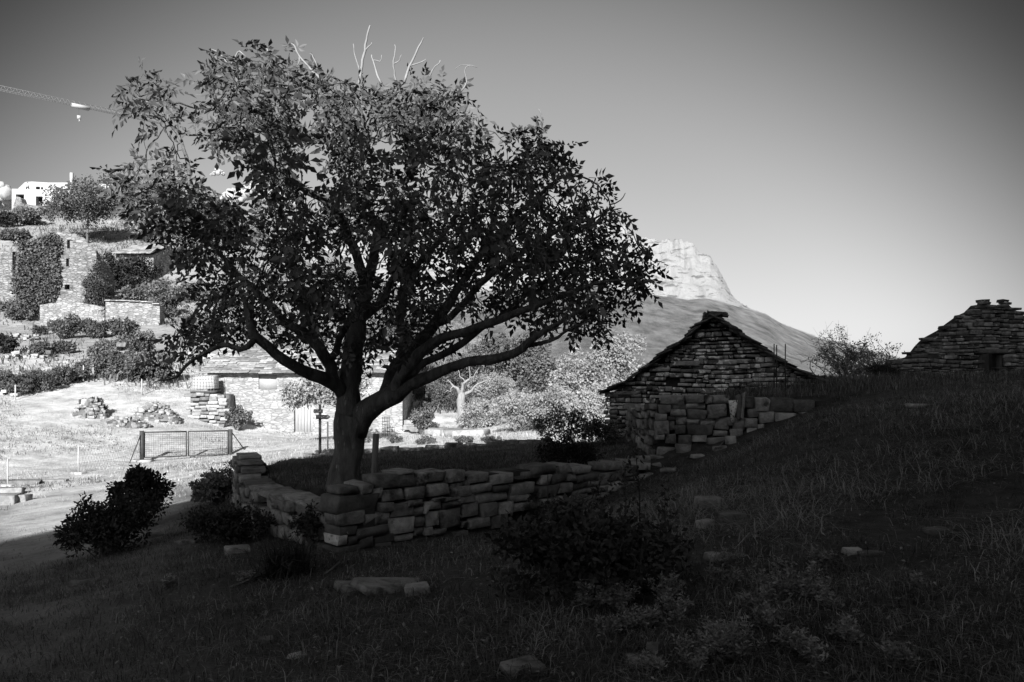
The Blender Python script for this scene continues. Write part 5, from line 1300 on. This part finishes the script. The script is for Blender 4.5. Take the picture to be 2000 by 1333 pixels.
# dry stone footing left of the barn carrying the tank
e = empty('stone_plinth', at_ground(395, 790), 'rough stone plinth under the white tank at the barn end', 'stone plinth')
pA = np.array([(370 - 1000) / F * 41.5, 41.5])
for (u, z, wd, h) in courses(0, 1.9, gz(pA[0] + .8, 41.5) - .2, lambda u: EYE - (770 - HY) / F * 41.5 + .02, .14, .24, .25, .55): stone(e, (pA[0] + u, 41.7, z), (wd, .5, h), (1, 0, 0), 0, 'stone_pale')
mb = MB(); zb_ = gz(pA[0] + .8, 41.5) - .2; zt_ = EYE - (770 - HY) / F * 41.5; mb.box((pA[0] + .9, 42.3, (zb_ + zt_) / 2 - .03), (1.85, 1.2, zt_ - zb_ - .04)); mb.build('core', M['stone_pale'], e)
# caged plastic tank
tx0, tz0 = P(372, 768, 41.6)[0], P(372, 768, 41.6)[2]; TWd, THt = 46 / F * 41.6, 35 / F * 41.6
tank = empty('water_tank', (tx0 + TWd / 2, 42.1, tz0), 'white plastic tank in a wire cage at the end of the barn', 'water tank')
mb = MB(); mb.add(SV_FLAT[0][0] * 0 + np.sign(SV_FLAT[0][0]) * np.minimum(np.abs(SV_FLAT[0][0]) / np.abs(SV_FLAT[0][0]).max(0), 1) * .5 * np.array([TWd - .05, 1.0, THt - .12]) + np.array([tx0 + TWd / 2, 42.1, tz0 + THt / 2 + .05]), SV_FLAT[0][1]); mb.build('bottle', M['plastic'], tank)
mb = MB(); yf = 41.57
for x in np.linspace(tx0, tx0 + TWd, 9): mb.bar((x, yf, tz0 + .08), (x, yf, tz0 + THt), .011, 4)
for z in np.linspace(tz0 + .1, tz0 + THt, 6): mb.bar((tx0, yf, z), (tx0 + TWd, yf, z), .011, 4); mb.bar((tx0 + TWd, yf, z), (tx0 + TWd, yf + 1.05, z), .011, 4)
tag(mb.build('cage', M['cage'], tank), kind='stuff')
mb = MB(); mb.box((tx0 + TWd / 2, 42.1, tz0 + .03), (TWd, 1.05, .1)); mb.build('pallet', M['wood_dark'], tank)
# wire panel leaning on the barn
e = empty('mesh_hurdle', at_ground(755, 852), 'rusty wire mesh hurdle leaning on the barn wall', 'hurdle'); mb = MB()
for px in np.linspace(746, 760, 5): mb.bar(P(px, 852, 41.5), P(px + 1, 815, 42.2), .014, 3)
for py in np.linspace(817, 850, 6): f = (852 - py) / 37; mb.bar(P(746, py, 41.5 + .7 * f), P(761, py, 41.5 + .7 * f), .014, 3)
mb.build('bars', M['metal'], e); 

# ivy tower ruin and neighbours on the hill
def ivy(parent, pt_fn, pts_px, uzf, n_, size, seed, v0=-.15, matname='ivy'):
    r_ = np.random.default_rng(seed); poly = np.array(pts_px, float); C = []
    x0, y0 = poly.min(0); x1, y1 = poly.max(0)
    while len(C) < n_:
        x, y = r_.uniform(x0, x1, 400), r_.uniform(y0, y1, 400); s_ = sd_poly(x, y, poly) + 5 * snoise(x, y, seed, .15, 2)
        for a_, b_ in zip(x[s_ > 0], y[s_ > 0]): u, z = uzf(a_, b_); C.append(pt_fn(u, v0 - abs(r_.normal(0, .18)), z))
    C = np.array(C[:n_]); v, t, tt = leafcloud(C, .22, 12, size, r_, .4, .8)
    tag(mobj('ivy', raw_mesh('ivy', v - parent_world(parent), [t], tt), M[matname], parent), kind='stuff')
tw_, tpt, tuz, TW_, ttop, th_ = building('ruined_house', 'tall ruined stone house half covered in ivy on the hillside', 'ruin', 38, 188, 77.0, 0.0, 3.5, [(38, 476), (60, 468), (100, 458), (129, 452), (145, 455), (160, 465), (188, 486)], [(131, 142, 469, 486), (129, 137, 505, 521), (126, 136, 556, 566)], 'tower', reveal=.5, backtop=lambda u: 12.5 - u * .2)
ivy(tw_, tpt, [(34, 474), (118, 456), (121, 470), (118, 500), (119, 530), (112, 560), (106, 590), (85, 600), (40, 612), (30, 560)], tuz, 900, .22, 31)
ivy(tw_, tpt, [(168, 550), (196, 500), (200, 600), (172, 600)], tuz, 120, .2, 32)
w2, p2, u2, W2, t2, h2 = building('ruined_wall', 'broken stone wall with a jagged opening left of the ivy house', 'ruin', -40, 36, 80, 0.0, .6, [(-40, 500), (0, 492), (20, 488), (36, 484)], [(24, 34, 492, 540)], 'tower', reveal=.5)
w3, p3, u3, W3, t3, h3 = building('garden_wall', 'low sunlit stone wall below the ivy house with flat coping', 'stone wall', 206, 312, 70, 0.0, 1.0, [(206, 588), (250, 589), (300, 592), (312, 598)], [], 'rubble', roofed=True)
mb = MB()
for k_ in range(9): add_stone(mb, p3((k_ + .5) * W3 / 9, .25, t3((k_ + .5) * W3 / 9) + .05), (W3 / 8, 1.0, .1), (1, 0, 0), rnd.uniform(-.03, .03), 'f')
tag(mb.build('coping', M['stone_pale'], w3), kind='stuff')
w4, p4, u4, W4, t4, h4 = building('footing_wall', 'pale rubble retaining wall under the ivy house', 'stone wall', 78, 204, 74.5, 0.0, 2.2, [(78, 596), (120, 590), (160, 592), (204, 600)], [], 'rubble', roofed=True)
w5, p5, u5, W5, t5, h5 = building('hill_shed', 'shed with a sunlit slab roof among dark trees on the hill', 'shed', 226, 300, 90, .0, 5, [(226, 494), (300, 498)], [(232, 262, 505, 540)], 'rubble', backtop=lambda u: 16.2, roofed=True)
mb = MB(); 
for i in range(7):
    for j in range(8): add_stone(mb, p5((j + .5) * W5 / 8, -.3 + i * .75, t5(1) + .05 + (16.2 - t5(1)) * i / 6.7), (W5 / 7.5, 1.0, .09), (1, 0, 0), 0, 'f', lean=math.atan2(16.2 - t5(1), 5))
tag(mb.build('roof_slabs', M['stone_pale'], w5), kind='stuff')
# unfinished white house at the top
w6, p6, u6, W6, t6, h6 = building('white_house', 'unfinished white house with square openings and a roof terrace on the hilltop', 'house', 23, 222, 150, 0.0, 9, [(23, 369), (222, 374)], [(31, 47, 380, 399), (70, 83, 384, 402)], 'white', reveal=.9, roofed=True)
for px, py0, py1, wd in [(140, 338, 372, 5)]:
    a_ = P(px, py1, 152); b_ = P(px, py0, 152); mb = MB(); mb.box((a_ + b_) / 2, (wd / F * 152, .5, b_[2] - a_[2])); mb.build('chimney', M['white'], w6)
mb = MB()   # gabled rear block with two glazed openings, above the terrace
gx = [P(px, 0, 156)[0] for px in (36, 50, 92, 92)]
w7, p7, u7, W7, t7, h7 = building('white_gable', 'white upper storey with a sloping parapet behind the roof terrace', 'house', 36, 132, 157, 0.0, 5, [(36, 368), (49, 356), (62, 355), (94, 357), (132, 357)], [(70, 78, 365, 374), (80, 84, 366, 374)], 'white', reveal=.5, roofed=True)
for px0_, px1_, py0_, py1_ in [(198, 222, 362, 378)]:
    a_ = P(px0_, py1_, 151); b_ = P(px1_, py0_, 151); mb = MB(); mb.box(((a_[0] + b_[0]) / 2, 151.5, (a_[2] + b_[2]) / 2), (b_[0] - a_[0], 3, b_[2] - a_[2])); mb.build('stair_block', M['white'], w6)
w8, p8, u8, W8, t8, h8 = building('slate_house', 'low house with a dark slab roof right of the white house', 'house', 222, 330, 148, 0.0, 6, [(222, 388), (330, 392)], [(298, 308, 410, 424), (250, 258, 398, 406)], 'barn', backtop=lambda u: 36.0, roofed=True)
mb = MB()
for i in range(6):
    for j in range(12): add_stone(mb, p8((j + .5) * W8 / 12, -.4 + i * 1.1, t8(1) + .1 + (36.0 - t8(1)) * i / 5.6), (W8 / 11.5, 1.3, .12), (1, 0, 0), 0, 'f', lean=math.atan2(36 - t8(1), 6))
tag(mb.build('roof_slabs', M['slab'], w8), kind='stuff')
w9, p9, u9, W9, t9, h9 = building('old_stone_wall', 'rough old stone wall in front of the white house', 'stone wall', 26, 92, 139, 0.0, 1.5, [(26, 402), (32, 384), (40, 386), (44, 398), (70, 402), (92, 402)], [], 'tower', roofed=True)

# person on the roof terrace
per = empty('person', P(54, 374.5, 153.5), 'person in a pale top and dark trousers standing on the white roof terrace', 'person')
def skin_body(name, joints, edges, mt, parent):
    base = np.array(parent.location); me = bpy.data.meshes.new(name); me.from_pydata([tuple(np.array(j[0])) for j in joints], edges, []); o = mobj(name, me, mt, parent)
    o.modifiers.new('skin', 'SKIN'); sk = me.skin_vertices[0].data
    for k_, j in enumerate(joints): sk[k_].radius = (j[1], j[1])
    sk[0].use_root = True; o.modifiers.new('sub', 'SUBSURF').levels = 1; o.modifiers['sub'].render_levels = 1
J = [((0, 0, .92), .13), ((0, 0, 1.15), .14), ((0, 0, 1.4), .16), ((0, 0, 1.52), .06), ((0, -.02, 1.66), .1), ((0, -.02, 1.76), .07), ((-.19, 0, 1.4), .06), ((-.3, -.03, 1.15), .045), ((-.33, -.12, .93), .035), ((.19, 0, 1.4), .06), ((.31, -.03, 1.16), .045), ((.34, -.14, .95), .035),
     ((-.12, 0, .85), .1), ((-.24, -.02, .48), .07), ((-.34, 0, .08), .05), ((-.36, -.12, .03), .04), ((.12, 0, .85), .1), ((.26, -.02, .48), .07), ((.38, 0, .08), .05), ((.4, -.12, .03), .04), ((-.34, -.16, .87), .03), ((.35, -.19, .89), .03)]
E = [(0, 1), (1, 2), (2, 3), (3, 4), (4, 5), (2, 6), (6, 7), (7, 8), (2, 9), (9, 10), (10, 11), (0, 12), (12, 13), (13, 14), (14, 15), (0, 16), (16, 17), (17, 18), (18, 19), (8, 20), (11, 21)]
skin_body('body', J, E, M['skin'], per)
def band(name, mt, rings):
    mb = MB(); base = np.array(per.location)
    for pts, rr_ in rings: mb.tube(np.array(pts) + base, rr_, 10)
    mb.build(name, mt, per, smooth=True)
band('trousers', M['cloth_dark'], [([(-.1, 0, .92), (-.14, 0, .82), (-.25, -.02, .48), (-.34, 0, .1)], [.14, .13, .1, .08]), ([(.1, 0, .92), (.14, 0, .82), (.27, -.02, .48), (.38, 0, .1)], [.14, .13, .1, .08])])
band('top', M['cloth_pale'], [([(0, 0, .9), (0, 0, 1.15), (0, 0, 1.42), (0, 0, 1.5)], [.17, .17, .19, .08]), ([(-.1, 0, 1.42), (-.2, 0, 1.38), (-.31, -.03, 1.15)], [.09, .08, .06]), ([(.1, 0, 1.42), (.2, 0, 1.38), (.32, -.03, 1.15)], [.09, .08, .06])])
band('hair', M['cloth_dark'], [([(0, .01, 1.64), (0, .01, 1.72), (0, 0, 1.8)], [.1, .11, .06])])

# crane jib over the hill
c0 = P(0, 176, 120); c1 = P(262, 231, 133.4); cd = (c1 - c0) / np.linalg.norm(c1 - c0); cd[2] = 0; cd = unit(cd); zj = (c0[2] + c1[2]) / 2
mast = c0 - cd * 24; mast[2] = gz(mast[0], mast[1])
crane = empty('tower_crane', mast, 'tower crane with a long lattice jib reaching over the village', 'crane')
def cj(s_, a_, b_): sidev = np.array([-cd[1], cd[0], 0]); return np.array([c0[0], c0[1], zj]) + cd * s_ + sidev * a_ + np.array([0, 0, b_])
mb = MB(); S0, S1 = -24.0, 24.0
for a_, b_ in ((-.4, 0), (.4, 0), (0, .75)): mb.bar(cj(S0, a_, b_), cj(S1, a_ * .7, b_ * .8), .04, 4)
for k_, s_ in enumerate(np.arange(S0, S1, .8)):
    for a_ in (-.4, .4): mb.bar(cj(s_, a_, 0), cj(s_ + .4, 0, .75), .02, 3); mb.bar(cj(s_ + .4, 0, .75), cj(s_ + .8, a_, 0), .02, 3)
    mb.bar(cj(s_, -.4, 0), cj(s_ + .4, .4, 0), .025, 3)
mb.build('jib', M['crane'], crane)
st_ = float((P(158, 207, 127.5)[:2] - c0[:2]) @ cd[:2]); mb = MB(); mb.box(cj(st_, 0, -.05), (2.6, .9, .5), math.atan2(cd[1], cd[0])); mb.build('trolley', M['white'], crane)
mb = MB(); mb.box(cj(st_ - .2, 0, -1.75), (.5, .35, .55), .3); mb.tube([cj(st_ - .2, 0, -2.0), cj(st_ - .1, 0, -2.25), cj(st_ - .25, 0, -2.4)], [.1, .1, .05], 6); hb = mb.build('hook_block', M['white'], crane)
mb = MB(); mb.bar(cj(st_ - .2, .1, -.3), cj(st_ - .2, .1, -1.5), .012, 3); mb.build('cable', M['metal'], hb)
mb = MB(); zt = zj - mast[2] + 6
for a_ in (-.8, .8):
    for b_ in (-.8, .8): mb.bar(mast + [a_, b_, -.5], mast + [a_, b_, zt], .1, 4)
for k_ in range(int(zt / 1.6)):
    for (a_, b_) in (((-.8, -.8), (.8, -.8)), ((.8, -.8), (.8, .8)), ((.8, .8), (-.8, .8)), ((-.8, .8), (-.8, -.8))): mb.bar(mast + [*a_, k_ * 1.6], mast + [*b_, k_ * 1.6 + 1.6], .05, 3)
mb.build('mast', M['crane'], crane)

# ------------------------------------------------------------------ hillside and valley vegetation
def hill_bush(px, py, w_px, h_px, matname, label, seed, group=None, cl=60, per=45, trunk=0.0, name='shrub', cat='shrub', Y=None, size=None, lobes=None):
    h = at_ground(px, py) if Y is None else np.array([*P(px, py, Y)[:2], gz(*P(px, py, Y)[:2])])
    s_ = h[1] / F; rx = w_px * s_ / 2; tr = trunk * h_px * s_; top = h_px * s_ - tr if Y is None else (EYE - (py - h_px - HY) / F * Y) - h[2] - tr
    rz = top / 2.0
    return shrub(name, h, rx, rx * .8, rz, cl, per, size or max(.05, .0032 * h[1]), matname, label, cat, group, seed, 5, .015 + .0004 * h[1], .2, tr, .6, droop=.15, lobes=lobes)
GH = 'shrubs on the terraced hillside'
for k_, (px, py, w_, h_, mt) in enumerate([(12, 692, 40, 42, 'shrub_dark'), (75, 697, 46, 26, 'shrub'), (122, 692, 42, 26, 'shrub'), (130, 662, 70, 44, 'shrub'), (185, 662, 60, 42, 'shrub'), (240, 660, 60, 38, 'shrub'), (78, 655, 26, 16, 'shrub'), (30, 625, 70, 36, 'shrub'), (60, 615, 50, 26, 'shrub'), (260, 600, 70, 40, 'shrub_far'), (330, 620, 80, 46, 'shrub_far'), (300, 580, 80, 30, 'shrub_far'), (370, 590, 80, 40, 'shrub_far'), (50, 440, 60, 30, 'shrub'), (10, 445, 40, 28, 'shrub_dark'), (30, 470, 50, 24, 'shrub'), (420, 600, 90, 40, 'shrub_far'), (350, 520, 70, 36, 'shrub_far')]):
    hill_bush(px, py, w_, h_, mt, 'rounded grey shrub on the terraced hillside below the village', 40 + k_, GH)
GB = 'bramble thicket above the field'
for k_, (px, py, w_, h_) in enumerate([(20, 772, 90, 52), (75, 765, 90, 46), (115, 752, 60, 36), (165, 735, 50, 30), (190, 738, 60, 70), (225, 742, 60, 60), (270, 745, 70, 60), (310, 748, 60, 60), (215, 700, 60, 44), (270, 700, 70, 50), (150, 745, 40, 22)]):
    hill_bush(px, py, w_, h_, 'shrub' if k_ < 4 else 'shrub_far', 'tangled thicket along the top edge of the dry field', 70 + k_, GB, cl=70)
# trees on the hill
hill_bush(170, 505, 190, 160, 'shrub', 'broad dark tree on the slope in front of the white house', 90, name='hill_tree', cat='tree', trunk=.22, Y=100, cl=170, per=70, size=.3)
hill_bush(250, 560, 130, 70, 'shrub_dark', 'very dark spreading tree over the hill shed', 91, name='hill_tree', cat='tree', trunk=.15, Y=86, cl=110, per=60, size=.26)
hill_bush(300, 460, 150, 100, 'shrub', 'tree in front of the slab-roofed house', 92, name='hill_tree', cat='tree', trunk=.2, Y=118, cl=130, per=55, size=.32)
hill_bush(400, 480, 170, 90, 'shrub_far', 'pale scrubby tree on the slope behind the walnut crown', 93, name='hill_tree', cat='tree', trunk=.2, Y=112, cl=120, per=50, size=.32)
hill_bush(207, 600, 36, 60, 'shrub_dark', 'added black bush standing in for the shade beside the ivy house', 94, Y=75, cl=60, size=.2)  # added dark foliage in place of the shade cast beside the house
# small trees and hedges behind the walnut and in the valley
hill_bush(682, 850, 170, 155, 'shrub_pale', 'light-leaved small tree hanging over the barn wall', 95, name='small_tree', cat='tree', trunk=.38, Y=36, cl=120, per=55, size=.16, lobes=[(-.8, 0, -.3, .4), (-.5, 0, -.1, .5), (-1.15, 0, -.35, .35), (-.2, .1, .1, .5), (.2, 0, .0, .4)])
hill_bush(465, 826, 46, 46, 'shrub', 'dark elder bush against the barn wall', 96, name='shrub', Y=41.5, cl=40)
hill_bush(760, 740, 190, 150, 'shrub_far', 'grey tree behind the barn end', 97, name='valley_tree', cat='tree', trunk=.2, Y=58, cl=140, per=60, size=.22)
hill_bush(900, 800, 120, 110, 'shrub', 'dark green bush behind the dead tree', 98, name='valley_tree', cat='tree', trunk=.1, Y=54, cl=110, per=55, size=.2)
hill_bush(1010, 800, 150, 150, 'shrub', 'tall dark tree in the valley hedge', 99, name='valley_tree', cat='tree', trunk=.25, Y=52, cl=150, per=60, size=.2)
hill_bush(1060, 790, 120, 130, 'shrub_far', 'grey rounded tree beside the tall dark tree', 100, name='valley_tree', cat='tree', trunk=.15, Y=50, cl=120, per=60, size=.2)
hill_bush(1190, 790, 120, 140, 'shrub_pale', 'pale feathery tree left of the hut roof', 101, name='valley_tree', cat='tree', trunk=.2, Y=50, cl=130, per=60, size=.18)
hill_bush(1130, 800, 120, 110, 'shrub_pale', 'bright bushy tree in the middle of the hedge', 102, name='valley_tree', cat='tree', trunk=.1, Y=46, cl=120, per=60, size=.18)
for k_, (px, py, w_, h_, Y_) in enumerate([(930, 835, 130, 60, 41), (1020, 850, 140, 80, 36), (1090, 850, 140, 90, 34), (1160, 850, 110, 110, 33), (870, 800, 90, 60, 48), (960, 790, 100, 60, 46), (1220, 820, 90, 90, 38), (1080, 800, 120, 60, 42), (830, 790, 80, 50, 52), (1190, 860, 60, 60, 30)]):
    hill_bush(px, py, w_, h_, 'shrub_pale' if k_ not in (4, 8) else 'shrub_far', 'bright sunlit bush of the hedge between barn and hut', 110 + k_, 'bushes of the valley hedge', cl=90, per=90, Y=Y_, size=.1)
hill_bush(830, 825, 56, 36, 'shrub', 'small dark bush by the stone steps right of the barn', 125, Y=40, cl=40, size=.12)
for k_, (px, py, w_, h_) in enumerate([(770, 866, 40, 16), (830, 868, 60, 14), (700, 866, 70, 12), (905, 866, 50, 14), (960, 868, 60, 16), (640, 888, 50, 12)]):
    hill_bush(px, py, w_, h_, 'shrub', 'low weeds at the far rim of the terrace', 130 + k_, 'weeds along the terrace rim', cl=26, per=40, size=.06)
hill_bush(183, 812, 46, 34, 'shrub', 'dark tuft growing on the rock outcrop in the field', 140, cl=30)
# dead pollard tree, pale
h = np.array([*P(903, 842, 44)[:2], 0]); h[2] = gz(h[0], h[1]); e = empty('dead_tree', h, 'pale dead pollarded tree trunk in the valley hedge', 'tree')
def dt(pts): return catmull(np.array([np.append(P(a_, b_, 44), r_ * 44 / F) for a_, b_, r_ in pts]), .3)
for k_, pts in enumerate([[(907, 850, 13), (904, 815, 10), (900, 785, 8.5), (902, 768, 7)], [(905, 772, 4), (918, 765, 2.8), (935, 752, 1.6), (955, 742, .6)], [(900, 770, 4), (908, 750, 2.6), (920, 735, 1.4), (916, 715, .6)], [(898, 770, 4), (885, 755, 2), (874, 742, .8)], [(925, 758, 2), (935, 765, 1.2), (947, 770, .5)], [(910, 750, 1.6), (898, 735, 1), (894, 720, .5)], [(935, 752, 1.2), (945, 758, .8), (962, 756, .4)], [(885, 755, 1.3), (880, 765, .9), (868, 768, .5)], [(917, 740, 1), (930, 730, .7), (936, 718, .4)]]):
    cp = dt(pts); cp[1:-1, :3] += rng.normal(0, .05, (len(cp) - 2, 3)); mb = MB(); mb.tube(cp[:, :3], cp[:, 3], 8); mb.build('trunk' if k_ == 0 else 'limb', M['dead'], e, smooth=True)
# stone steps right of the barn
e = empty('stone_steps', at_ground(860, 850), 'sunlit stepped stone ramp between the barn and the hedge', 'steps')
for k_ in range(12):
    p = P(815 + k_ * 9.5, 806 + k_ * 4.9, 44 - k_ * .9); stone(e, (p[0], p[1], gz(p[0], p[1]) + .12), (rnd.uniform(1.3, 2.0), .8, .3), (1, -.3, 0), rnd.uniform(-.05, .05), 'stone_pale', 'step')
# rock heaps in the field
def heap(px, py, w_px, h_px, n_, label):
    h = at_ground(px, py); s_ = h[1] / F; e = empty('stone_heap', h, label, 'stone heap')
    for k_ in range(n_):
        a_ = rnd.uniform(0, 6.28); q_ = rnd.random() ** .5; x = math.cos(a_) * q_ * w_px * s_ / 2; y = math.sin(a_) * q_ * w_px * s_ * .3
        z = (1 - q_ * q_) * h_px * s_ * rnd.uniform(.75, 1.0); sz = rnd.uniform(.08, .24)
        stone(e, (h[0] + x, h[1] + y, gz(h[0] + x, h[1] + y) + z), (sz * 1.4, sz, sz * .7), (math.cos(a_), math.sin(a_), 0), rnd.uniform(-.3, .3), 'stone_pale' if rnd.random() < .7 else 'stone')
    mb = MB(); th = np.linspace(0, 6.283, 25)[:-1]; v = [h + [0, 0, h_px * s_ * .7]]
    for q_ in (.5, .8, 1.05): v += [h + [math.cos(t) * q_ * w_px * s_ / 2, math.sin(t) * q_ * w_px * s_ * .3, (1 - q_ * q_) * h_px * s_ * .7 - .05] for t in th]
    mb.add(v, [[1 + r_ * 24 + k_, 1 + (r_ + 1) * 24 + k_, 1 + (r_ + 1) * 24 + (k_ + 1) % 24, 1 + r_ * 24 + (k_ + 1) % 24] for r_ in (0, 1) for k_ in range(24)], [[0, 1 + k_, 1 + (k_ + 1) % 24] for k_ in range(24)]); mb.build('earth_core', M['shrub_far'], e, smooth=True)
heap(308, 818, 86, 30, 190, 'domed heap of pale stones in the dry field'); heap(175, 815, 62, 34, 120, 'smaller rock outcrop overgrown by a dark tuft in the field')
heap(250, 830, 90, 14, 90, 'low scatter of stones between the two heaps in the field')
e = empty('stone_pillar', at_ground(231, 728), 'leaning stack of white stones above the dry field', 'stone stack'); p = np.array(e.location)
for k_ in range(7): stone(e, p + [.05 * k_ * (-1) ** k_, 0, .15 + .26 * k_], (1.0 - .08 * k_, .6, .26), (1, 0, 0), rnd.uniform(-.08, .08), 'stone_pale')
h = at_ground(225, 652); o = stone(None, h + [0, 0, .3], (.6, .5, 1.0), (1, 0, 0), .05, 'stone_pale', 'stone_block'); tag(o, 'white upright block in front of the low garden wall', 'stone')
for (px, py, w_, lab) in [(45, 665, 60, 'ragged stone terrace edge left of the shrubs'), (60, 700, 80, 'ragged lower terrace edge on the slope'), (370, 700, 120, 'rubble terrace wall beside the barn roof'), (15, 770, 60, 'jumbled dark stone bank at the field corner')]:
    h = at_ground(px, py); e = empty('terrace_wall', h, lab, 'stone wall')
    for k_ in range(30):
        if rnd.random() < .25: continue
        x = h[0] + (k_ / 29 - .5) * w_ * h[1] / F; y = h[1] + rnd.uniform(-.3, .3)
        for j in range(rnd.choice((1, 1, 2))): stone(e, (x, y + rnd.uniform(-.5, .5), gz(x, y) + .08 + .2 * j + rnd.uniform(-.1, .1)), (rnd.uniform(.2, .5), .4, rnd.uniform(.12, .28)), (1, .1, 0), rnd.uniform(-.25, .25), 'stone_pale' if rnd.random() < .6 else 'stone')

# straggly bare bush between hut and ruin
BBY = 27.5; h = np.array([*P(1655, 745, BBY)[:2], 0]); h[2] = gz(h[0], h[1])
e = empty('bare_bush', h, 'straggly half-bare bush with pale twigs between hut and ruin', 'bush'); r_ = np.random.default_rng(66); mb = MB(); C = []
for k_ in range(46):
    tx = r_.uniform(1565, 1765); ty = np.interp(tx, [1565, 1600, 1640, 1690, 1740, 1775], [690, 655, 650, 655, 675, 715]) + abs(r_.normal(0, 22)); tpnt = P(tx, ty, BBY + r_.uniform(-1, 1))
    s_ = h + np.array([r_.normal(.4, .6), r_.normal(0, .3), -.1]); m_ = s_ * .5 + tpnt * .5 + r_.normal(0, .18, 3) + [0, 0, .1]
    cp = catmull(np.array([s_, m_, tpnt]), .25); cp[1:-1] += r_.normal(0, .05, cp[1:-1].shape); mb.tube(cp, np.linspace(.028, .006, len(cp)), 4, cap=False)
    for j in range(5):
        q_ = cp[r_.integers(len(cp) // 3, len(cp))]; d_ = r_.normal(0, .28, 3) + [0, 0, .2]; mb.tube([q_, q_ + d_ * .5 + r_.normal(0, .04, 3), q_ + d_], [.009, .006, .003], 3, cap=False)
        if q_[0] > h[0] - .7 or r_.random() < .25: C.append(q_ + d_ * .6)
for (tx, ty) in [(1612, 628), (1588, 640), (1700, 640), (1656, 640), (1640, 636)]:
    q_ = P(tx, ty, BBY); mb.tube([h + [0, 0, .5], (h + q_) / 2 + r_.normal(0, .1, 3), q_], [.016, .009, .003], 3, cap=False)
mb.build('twigs', M['dead'], e); C = np.array(C); v, t, tt = leafcloud(C, .17, 22, .07, r_)
tag(mobj('leaves', raw_mesh('leaves', v - h, [t], tt), M['shrub_far'], e), kind='stuff')
hill_bush(1725, 748, 80, 36, 'shrub_dark', 'dark low bush at the left foot of the ruined gable', 150, Y=24.2, cl=60, size=.07)
hill_bush(1600, 752, 60, 16, 'shrub', 'low weeds at the right end of the hut roof', 151, Y=18.5, cl=40, size=.05)
print('objects', len(bpy.data.objects))
